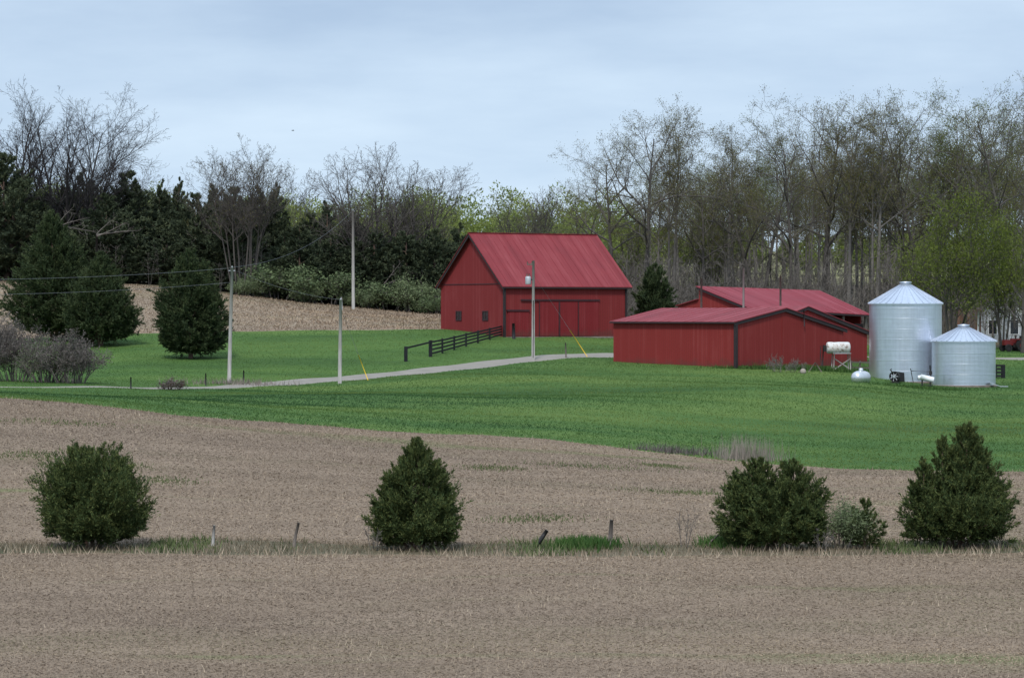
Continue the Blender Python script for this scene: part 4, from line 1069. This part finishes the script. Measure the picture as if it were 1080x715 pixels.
for i, (px, top, d, sx, lf) in enumerate([(84, 196, 364, .7, 'bud'), (150, 205, 366, .6, 'bud_green'), (206, 206, 364, .6, 'bud'), (330, 208, 366, .7, 'bud_green'), (382, 222, 366, .6, 'bud'), (24, 206, 364, .6, 'bud')]):
    p = ground(px, d); H = wz(top, d) - p[2]
    m = tree_meshes('brush', 300 + i, stems(random.Random(300 + i), 5, H * .8, .1, .34, .8), spec(n=[11, 8, 6, 4], t0=[.12, .15, .1, .1], ang=[(25, 60)] * 4, ratio=[.4, .5, .5, .5], rmin=.011), M['bark'], M[lf], 3600, (.12, .24), (.06, .12), .35)
    mz = max(v.co.z for v in m[1].vertices)
    place_tree('brush_tree', ['greyish twiggy small tree under the wide spreading bare tree', 'olive twiggy small tree beside the broad topped cedar', 'brownish twiggy small tree left of the thin stemmed rounded tree', 'olive twiggy small tree behind the tallest pale shrub', 'brownish twiggy small tree just right of the tall pale pole', 'greyish twiggy small tree near the end of the belt behind the tallest pyramid cedar'][i], 'tree', m, p, 0, sx, 'twiggy small trees of the belt', H / mz)
# grey green shrubs at the foot of the belt
GS = 'grey green shrubs along the foot of the tree belt'
sp_p = [shrub_meshes('belt_shrub', 51, 3.6, 4.6, 9, M['stem_grey'], M['shrub_light'], 6500, (.14, .32), (.08, .16), .05, .014, .32), shrub_meshes('belt_shrub', 53, 3.4, 5.2, 9, M['stem_grey'], M['shrub_pale'], 6000, (.14, .32), (.08, .16), .05, .014, .35)]
for i, (px, top, w, d) in enumerate([(262, 286, 44, 345), (293, 271, 58, 346), (320, 288, 44, 344.5), (349, 280, 52, 345), (385, 293, 46, 344), (410, 288, 50, 344.5), (436, 289, 54, 344), (458, 299, 38, 343)]):
    p = ground(px, d); H = wz(top, d) - p[2]
    t = place_tree('shrub', 'grey green leafy shrub at the foot of the dark tree belt', 'shrub', sp_p[i % 2], p, i * 1.7, w / F * d / 4.6 * (.72, .95, .6, .85, .7, .9, .75, .6)[i], GS, max(.5, H / 3.4) * (.8, 1.05, .75, 1, .7, .95, 1, .7)[i])
    if px == 293: t['label'] = 'tallest pale shrub at the foot of the belt, near the tall thin stemmed tree'
    if px == 434: t['label'] = 'wide pale shrub at the belt foot nearest the barn gable'

# thicket by the driveway
for i, (px, d, H, Wd, mt, nl, lab) in enumerate([(16, 226, 4.6, 4.4, 'shrub_grey', 2400, 'tall greyish leafless thicket bush at the end of the driveway'), (48, 222, 3.7, 3.6, 'shrub_pale', 2600, 'greenish bush in the middle of the grey thicket'), (74, 221, 3.9, 3.8, 'shrub_grey', 2400, 'purplish grey leafless bush at the thicket edge beside the lower cedar'), (-22, 226, 5.2, 4.5, 'shrub_grey', 2000, 'grey leafless bush at the far end of the thicket, cut by the picture edge')]):
    m_ = shrub_meshes('thicket_bush', 61 + i, H * 1.05, Wd * 1.15, 34, M['stem_grey'], M[mt], nl, (.12, .26), (.04, .09), .04, .012, .2)
    place_tree('thicket_bush', lab, 'bush', m_, ground(px, d), 0, 1, 'bushes of the grey thicket')
m_ = shrub_meshes('brown_bush', 67, 1.15, 1.9, 12, M['bark_red'], M['shrub_grey'], 1200, (.08, .18), (.03, .07), .03, .012, .12)
place_tree('brown_bush', 'low brown tangled bush on the grass below the lone cedar', 'bush', m_, ground(181, 219))
m_ = shrub_meshes('dry_stalks', 68, 1.5, 2.0, 9, M['bark_pale'], None, 0, (.1, .2), (.04, .06), .02, .008)
for px, rz, lab in ((822, 0, 'dry leafless weed clump against the shed gable, farthest from the fuel tank'), (838, 2, 'dry leafless weed clump against the shed gable, closer to the fuel tank')):
    place_tree('dry_weed', lab, 'weed', m_, ground(px, 240.5), rz, .8 if px > 830 else 1., 'dry weeds by the shed')
patch('weeds', 1500, 856, 390.5, 60, 1.0, (.2, .55), (.06, .12), 'grass_tall')
patch('weeds', 900, 790, 389, 40, .8, (.12, .35), (.06, .12), 'grass_tall')
patch('weeds', 900, 975, 410, 55, .8, (.12, .35), (.05, .1), 'grass_tall')
patch('dry_grass', 500, 250, 405, 60, 1.5, (.2, .6), (.03, .07), 'reed')

# ------------------------------------------------------------------ bare trees of the belt
VASE = spec(wob=[.03, .09, .13, .16, .18], n=[12, 9, 7, 4], t0=[.22, .15, .12, .1], ang=[(18, 42), (18, 45), (22, 50), (25, 55)], ratio=[.5, .52, .52, .55], trop=[.0, .05, .04, .03], seg=[9, 7, 4, 3, 2], ref=[1, 7, 3.5, 1.7], shape=lambda t: 1.1 - .5 * t, rmin=.010)
def bare(label, seed, px, d, top, nst, spread, r, sp=VASE, bark='bark_dark', leaf=None, nl=0, sx=1., rz=0, base=.3, name='bare_tree', group='bare trees of the belt', ln=(.12, .22), wd=(.05, .1)):
    p = ground(px, d); H = wz(top, d) - p[2]
    m = tree_meshes('bare', seed, stems(random.Random(seed), nst, H * .86, r, spread, base), sp, M[bark], M[leaf] if leaf else None, nl, ln, wd)
    mz = max(v.co.z for v in m[1].vertices)
    return place_tree(name, label, 'tree', m, p, rz, sx, group, H / mz)
bare('bare tree with a forked dark trunk, cut by the photo edge, leftmost of the belt', 71, 6, 358, 84, 2, .22, .34)
bare('tall widely spreading bare dark tree with many stems, highest in the belt', 74, 74, 358, 79, 5, .36, .30, sx=1.12)
bare('tall bare tree with a rounded crown on pale thin upright stems above the dark cedars', 77, 256, 346, 141, 9, .15, .14, spec(n=[14, 9, 7, 5], t0=[.45, .15, .12, .1], ang=[(22, 58), (20, 48), (22, 50), (25, 55)], ratio=[.36, .5, .5, .52], wob=[.03, .09, .13, .16, .18], trop=[.0, .05, .04, .03], seg=[9, 7, 4, 3, 2], ref=[1, 6, 3, 1.5], shape=lambda t: 1.05 - .4 * t, rmin=.010), bark='bark', leaf='bud', nl=2500, base=2.6)
bare('small faint bare tree rising between the dark cedars and the vase shaped tree', 79, 313, 372, 172, 2, .15, .13, bark='bark')
bare('bare tree with one strong upright leader behind the tall pale pole', 81, 386, 352, 148, 3, .24, .26, bark='bark', sx=1.25)
bare('round crowned bare tree above pale green foliage, nearest the barn gable', 83, 432, 366, 152, 5, .30, .2, bark='bark', sx=1.25)
bare('small faint bare tree behind the broad topped cedar', 85, 152, 380, 168, 3, .22, .12, bark='bark')
bare('small faint bare tree between the wide bare tree and the broad cedar', 86, 112, 376, 163, 2, .25, .12, bark='bark')
bare('low many stemmed bare tree showing behind the barn roof ridge', 87, 557, 400, 194, 7, .34, .15, bark='bark', sx=1.1, base=1.2)
# tumbled dead branches in front of the belt
for k, (px, py, d, seed, lab) in enumerate([(102, 248, 345, 91, 'pale dead branch tumbled across the dark cedars above the lower cedar'), (58, 240, 347, 92, 'greyish dead branch sticking out of the dark cedars near the thicket'), (405, 300, 346, 93, 'pale dead branches arching from the belt beside the tall pale pole')]):
    p = at(px, py, d)
    m = tree_meshes('dead', seed, [((0, 0, 0), (1.0 if k != 2 else .8, .1, .18), 6.0, .13), ((0, 0, -.2), (1.0, -.1, .45), 5.0, .10), ((0, 0, .1), (.7, 0, .8), 4, .09)], spec(n=[6, 5, 4], trop=[.0, .01, .01, .0], rmin=.014), M['stem_grey'])
    z0 = gz(p.x, d)
    t = place_tree('dead_branch', lab, 'branch', m, (p.x, d, p.z), 0, .8)
    MB().tube([(0, 0, .05), (-.3, 2, (z0 - p.z) * .6), (-.5, 3.5, (z0 - p.z) * 1.2)], [.14, .17, .2], 7).build('stump', M['bark_dark'], t)

# ------------------------------------------------------------------ the wood behind the sheds
WOOD = spec(n=[17, 8, 5, 4], t0=[.50, .2, .15, .1], ang=[(24, 52), (25, 55), (25, 60), (25, 60)], ratio=[.28, .5, .52, .55], wob=[.020, .11, .16, .2, .2], trop=[.02, .05, .02, .0, .0], shape=lambda t: 1.0 - .38 * t * t, rmin=.010)
OAK = spec(n=[12, 8, 6, 4], t0=[.40, .2, .15, .1], ang=[(38, 72), (28, 60), (28, 62), (25, 60)], ratio=[.44, .52, .52, .55], wob=[.04, .16, .19, .22, .2], trop=[.01, .03, .0, .0, .0], shape=lambda t: 1.0 - .25 * t * t, rmin=.010)
wood = []
for k, (seed, sp, ns, sprd, r, leaf, nl) in enumerate([(101, OAK, 1, .08, .36, 'bud', 5200), (103, WOOD, 1, .03, .30, 'bud', 4200), (105, WOOD, 2, .09, .26, 'bud', 5000), (107, OAK, 2, .16, .30, 'bud_green', 5200), (109, WOOD, 1, .04, .27, 'bud_green', 4200), (111, OAK, 1, .05, .33, 'bud', 4600), (113, WOOD, 1, .04, .24, 'bud', 3400)]):
    m = tree_meshes('wood', seed, stems(random.Random(seed), ns, 21, r, sprd, .4), sp, M['bark_wood' if sp is WOOD else 'bark'], M[leaf], int(nl * 1.8), (.08, .17), (.045, .095), .26, M['twig'])
    wood.append((m, max(v.co.z for v in m[1].vertices)))
GW = 'trees of the tall wood behind the sheds'
front = [(648, 138, 322, 0, 'wide branching dark tree at the near end of the wood, leaning over the barn roof'),
 (612, 178, 330, 3, 'lower spreading tree at the end of the wood just above the barn roof'),
 (683, 108, 318, 0, 'big dark trunked tree rising right behind the barn\'s gable end'),
 (708, 97, 324, 2, 'slender twin stemmed tree with the first high top beside the barn'),
 (742, 128, 320, 5, 'tree in the dip of the canopy above the first timber pole'),
 (768, 120, 326, 1, 'straight tree in the wood above the second timber pole'),
 (800, 108, 322, 3, 'tree with greenish budding crown behind the long shed\'s roof'),
 (836, 86, 320, 5, 'high rounded tree crown above the third timber pole'),
 (868, 92, 326, 0, 'broad high tree crown behind the long shed\'s far roof end'),
 (893, 104, 322, 1, 'straight dark tree between the long shed and the taller bin'),
 (922, 92, 320, 2, 'twin stemmed tall tree directly behind the taller bin\'s left side'),
 (950, 86, 328, 5, 'tall tree directly above the peak of the taller grain bin'),
 (978, 80, 322, 3, 'tall greenish budding tree just right of the taller bin\'s peak'),
 (1004, 92, 326, 4, 'tall straight tree above the shorter bin'),
 (1034, 100, 322, 1, 'tall tree above the pale house roof'),
 (1074, 72, 312, 3, 'tallest greenish tree at the picture\'s right edge, above the house'),
 (1100, 90, 320, 0, 'bare tree beyond the right edge, its branches reaching into the photo')]
R = random.Random(5)
def wood_tree(px, top, d, k, lab, s=1.0, grp=GW):
    p = ground(px, d); H = wz(top, d) - p[2]; m, mz = wood[k]
    return place_tree('wood_tree', lab, 'tree', m, p, R.uniform(0, 6.28), s * H / mz, grp, H / mz)
for px, top, d, k, lab in front: wood_tree(px, top, d, k, lab)
for k in range(66):
    px = 690 + (k + R.uniform(-.4, .4)) * 6.6
    env = float(np.interp(px, [640, 700, 740, 830, 900, 960, 1080, 1140], [175, 128, 140, 108, 114, 104, 108, 110]))
    wood_tree(px, env + R.uniform(4, 70), R.uniform(326, 385), R.choice([1, 1, 2, 4, 6, 6]), 'tall slender tree standing deep in the wood behind the sheds', R.uniform(.75, .95), 'slender trees deep in the wood')
# small stems: thin saplings crowd the inside of the wood
sap = []
for k in range(5):
    R2 = random.Random(200 + k); H = R2.uniform(6, 9)
    br, tips = grow(200 + k, stems(R2, 2, H, .05, .18, .4), spec(n=[9, 5, 4], seg=[6, 4, 2, 2], t0=[.2, .15, .1], ratio=[.34, .5, .5], wob=[.03, .08, .12, .15], rmin=.012, ref=[1, 3, 1.5, 1]))
    V, Q = tubes(br, [4, 3, 3, 3]); sap.append((V, Q))
def scrub(name, n, u0, u1, d0, d1, m, seed, smin=.5, smax=1.2):
    Rr = np.random.default_rng(seed); Vs = []; Qs = []; off = 0
    for i in range(n):
        d = Rr.uniform(d0, d1); px = Rr.uniform(u0, u1); x = wx(px, d); a = Rr.uniform(0, 6.28); s = Rr.uniform(smin, smax)
        V, Q = sap[i % len(sap)]; c, sn = math.cos(a) * s, math.sin(a) * s
        W = np.stack([V[:, 0] * c - V[:, 1] * sn + x, V[:, 0] * sn + V[:, 1] * c + d, V[:, 2] * s + gz(x, d)], 1)
        Vs.append(W); Qs.append(Q + off); off += len(V)
    return stuff(name, np.concatenate(Vs), np.concatenate(Qs), None, m)
scrub('undergrowth', 480, 655, 1110, 300, 380, M['stem_grey'], 1, .5, 1.45)
scrub('undergrowth', 60, 250, 470, 349, 362, M['stem_grey'], 2, .5, .9)
scrub('undergrowth', 50, -40, 240, 349, 362, M['stem_grey'], 3, .5, .9)

# two leafing olive green trees before the wood, and the tree by the house
WIL = spec(n=[12, 8, 7, 4], t0=[.2, .15, .1, .1], ang=[(25, 60), (25, 55), (30, 65), (30, 65)], ratio=[.42, .5, .52, .5], trop=[.02, .05, .02, -.02], rmin=.012)
for seed, px, d, top, sx, nl, lab in ((121, 1005, 290, 187, .92, 15000, 'olive green leafing tree behind the shorter bin, taller of the two green ones'), (123, 1058, 296, 212, .85, 12000, 'olive green leafing tree half covering the pale house'), (125, 970, 300, 235, .7, 5000, 'smaller green leafing tree peeping out behind the taller bin')):
    p = ground(px, d); H = wz(top, d) - p[2]
    m = tree_meshes('green', seed, stems(random.Random(seed), 4, H * .8, .17, .28, .5), WIL, M['bark'], M['leaf_willow'], nl, (.14, .3), (.07, .14), .5)
    mz = max(v.co.z for v in m[1].vertices); place_tree('green_tree', lab, 'tree', m, p, 0, sx, 'green leafing trees', H / mz)
bare('low wide bare tree on the lawn with spreading dark limbs before the pale house', 131, 1078, 282, 290, 1, .05, .33, spec(n=[12, 8, 6, 4], t0=[.28, .2, .15, .1], ang=[(45, 75), (30, 60), (30, 60), (30, 60)], ratio=[.62, .5, .5, .5], ref=[1, 4, 2, 1], rmin=.012, shape=lambda t: 1.1 - .5 * t), 'bark', group='trees by the house')

for seed, px, d, top, sx, nl, lab in ((141, 432, 372, 190, 1.0, 9000, 'olive green leafing tree in the belt under the round crowned bare tree'), (143, 358, 374, 204, 1.0, 8000, 'dull olive leafing tree in the belt left of the tall pale pole'), (145, 745, 335, 175, .8, 7000, 'fresh green leafing tree inside the wood above the first timber poles'), (147, 665, 345, 205, .9, 5000, 'dull green leafing tree low in the wood just behind the barn gable end')):
    p = ground(px, d); H = wz(top, d) - p[2]
    m = tree_meshes('green', seed, stems(random.Random(seed), 4, H * .8, .17, .28, .5), WIL, M['bark'], M['bud_green' if px < 400 else 'leaf_willow'], nl, (.14, .3), (.07, .14), .5)
    mz = max(v.co.z for v in m[1].vertices); place_tree('green_tree', lab, 'tree', m, p, 0, sx, 'green leafing trees', H / mz)
# pale green wooded hillside far behind
def far_wood(n, u0, u1, d0, d1, seed, hs=(9, 16), nl=1500):
    Rr = np.random.default_rng(seed); Vs = []; off = 0; Ts = []
    for i in range(n):
        d = Rr.uniform(d0, d1); px = Rr.uniform(u0, u1); x = wx(px, d); H = Rr.uniform(*hs); r = H * Rr.uniform(.26, .36)
        g = gz(x, d); q = Rr.normal(0, 1, (nl, 3)); q /= np.linalg.norm(q, axis=1)[:, None]
        rr = Rr.uniform(.35, 1, (nl, 1)) ** .5 * (1 + .2 * np.sin(q[:, :1] * 5 + i) * np.cos(q[:, 1:2] * 4))
        P = q * rr * np.array([r, r, H * .42]) + np.array([x, d, g + H * .58])
        V, T = leaf_tris(P, q, (.3, .65), (.18, .42), Rr, .1, .8)
        Vs.append(V); Ts.append(T + off); off += len(V)
        st = MB().tube([(x, d, g - .3), (x, d, g + H * .7)], [.2, .08], 4, False)
        V = np.array(st.v); Q = np.array(st.f)
        T = np.concatenate([Q[:, [0, 1, 2]], Q[:, [0, 2, 3]]]); Vs.append(V); Ts.append(T + off); off += len(V)
    return stuff('far_woods', np.concatenate(Vs), None, np.concatenate(Ts), M['leaf_far'])
far_wood(130, -150, 660, 520, 640, 1)
far_wood(90, 560, 1200, 480, 600, 2, (5, 9))

# ------------------------------------------------------------------ sky, sun, camera
SUN_EL, SUN_AZ = 52.0, 193.0             # compass style: 0 = +Y (into the picture), clockwise; behind and left of the camera
w = bpy.data.worlds.new('World'); S.world = w; w.use_nodes = True
nt = w.node_tree; bg = nt.nodes['Background']
tc = nt.nodes.new('ShaderNodeTexCoord'); sx = nt.nodes.new('ShaderNodeSeparateXYZ'); L(nt, tc.outputs['Generated'], sx.inputs[0])
sky = nt.nodes.new('ShaderNodeTexSky'); sky.sky_type = 'NISHITA'; sky.sun_disc = False
sky.sun_elevation = rad(SUN_EL); sky.sun_rotation = rad(SUN_AZ); sky.altitude = 250; sky.air_density = 1.0; sky.dust_density = .25; sky.ozone_density = 1.6
cb = nt.nodes.new('ShaderNodeCombineXYZ')
L(nt, sx.outputs['X'], cb.inputs[0]); L(nt, sx.outputs['Y'], cb.inputs[1]); L(nt, math_(nt, 'ADD', math_(nt, 'MULTIPLY', sx.outputs['Z'], 1.6), .16), cb.inputs[2])
L(nt, cb.outputs[0], sky.inputs['Vector'])
den = math_(nt, 'ADD', math_(nt, 'MAXIMUM', sx.outputs['Z'], 0.0), .16)
c2 = nt.nodes.new('ShaderNodeCombineXYZ'); L(nt, math_(nt, 'DIVIDE', sx.outputs['X'], den), c2.inputs[0]); L(nt, math_(nt, 'DIVIDE', sx.outputs['Y'], den), c2.inputs[1])
n1 = noise(nt, c2.outputs[0], 1.5, 6, .55)
cl = ramp(nt, n1, [(.34, G3(.38)), (.70, G3(.66))])
# thin high cloud, brighter overhead than at the horizon
cl = math_(nt, 'MINIMUM', math_(nt, 'ADD', cl, math_(nt, 'MAXIMUM', math_(nt, 'SUBTRACT', .30, math_(nt, 'MULTIPLY', sx.outputs['Z'], 3.0)), 0.0)), .95)
cloud = mixc(nt, cl, sky.outputs[0], (6.8, 8.15, 9.35))
up = math_(nt, 'ADD', math_(nt, 'MULTIPLY', math_(nt, 'MAXIMUM', sx.outputs['Z'], 0.0), 1.1), 1.0)
cloud = mixc(nt, 1.0, cloud, up, 'MULTIPLY')
L(nt, cloud, bg.inputs['Color']); bg.inputs['Strength'].default_value = .1

sun = bpy.data.lights.new('sun', 'SUN'); sun.energy = 2.5; sun.angle = rad(8); sun.color = (1, .955, .9)
so = link(bpy.data.objects.new('sun', sun))
el, az = rad(SUN_EL), rad(SUN_AZ)
dirv = Vector((math.sin(az) * math.cos(el), math.cos(az) * math.cos(el), math.sin(el)))
so.rotation_euler = dirv.to_track_quat('Z', 'Y').to_euler(); so.location = dirv * 200

cam = bpy.data.cameras.new('camera'); cam.sensor_width = 36; cam.sensor_fit = 'HORIZONTAL'
cam.lens = 36 * F / 1080; cam.shift_y = -(357.5 - HY) / 1080
cam.clip_start = .5; cam.clip_end = 6000
co = link(bpy.data.objects.new('camera', cam)); co.location = (0, 0, CAMZ); co.rotation_euler = (rad(90), 0, 0)
S.camera = co
S.view_settings.view_transform = 'Standard'; S.view_settings.look = 'None'; S.view_settings.exposure = .15; S.view_settings.gamma = 1
S.cycles.max_bounces = 5; S.cycles.diffuse_bounces = 3; S.cycles.transparent_max_bounces = 4
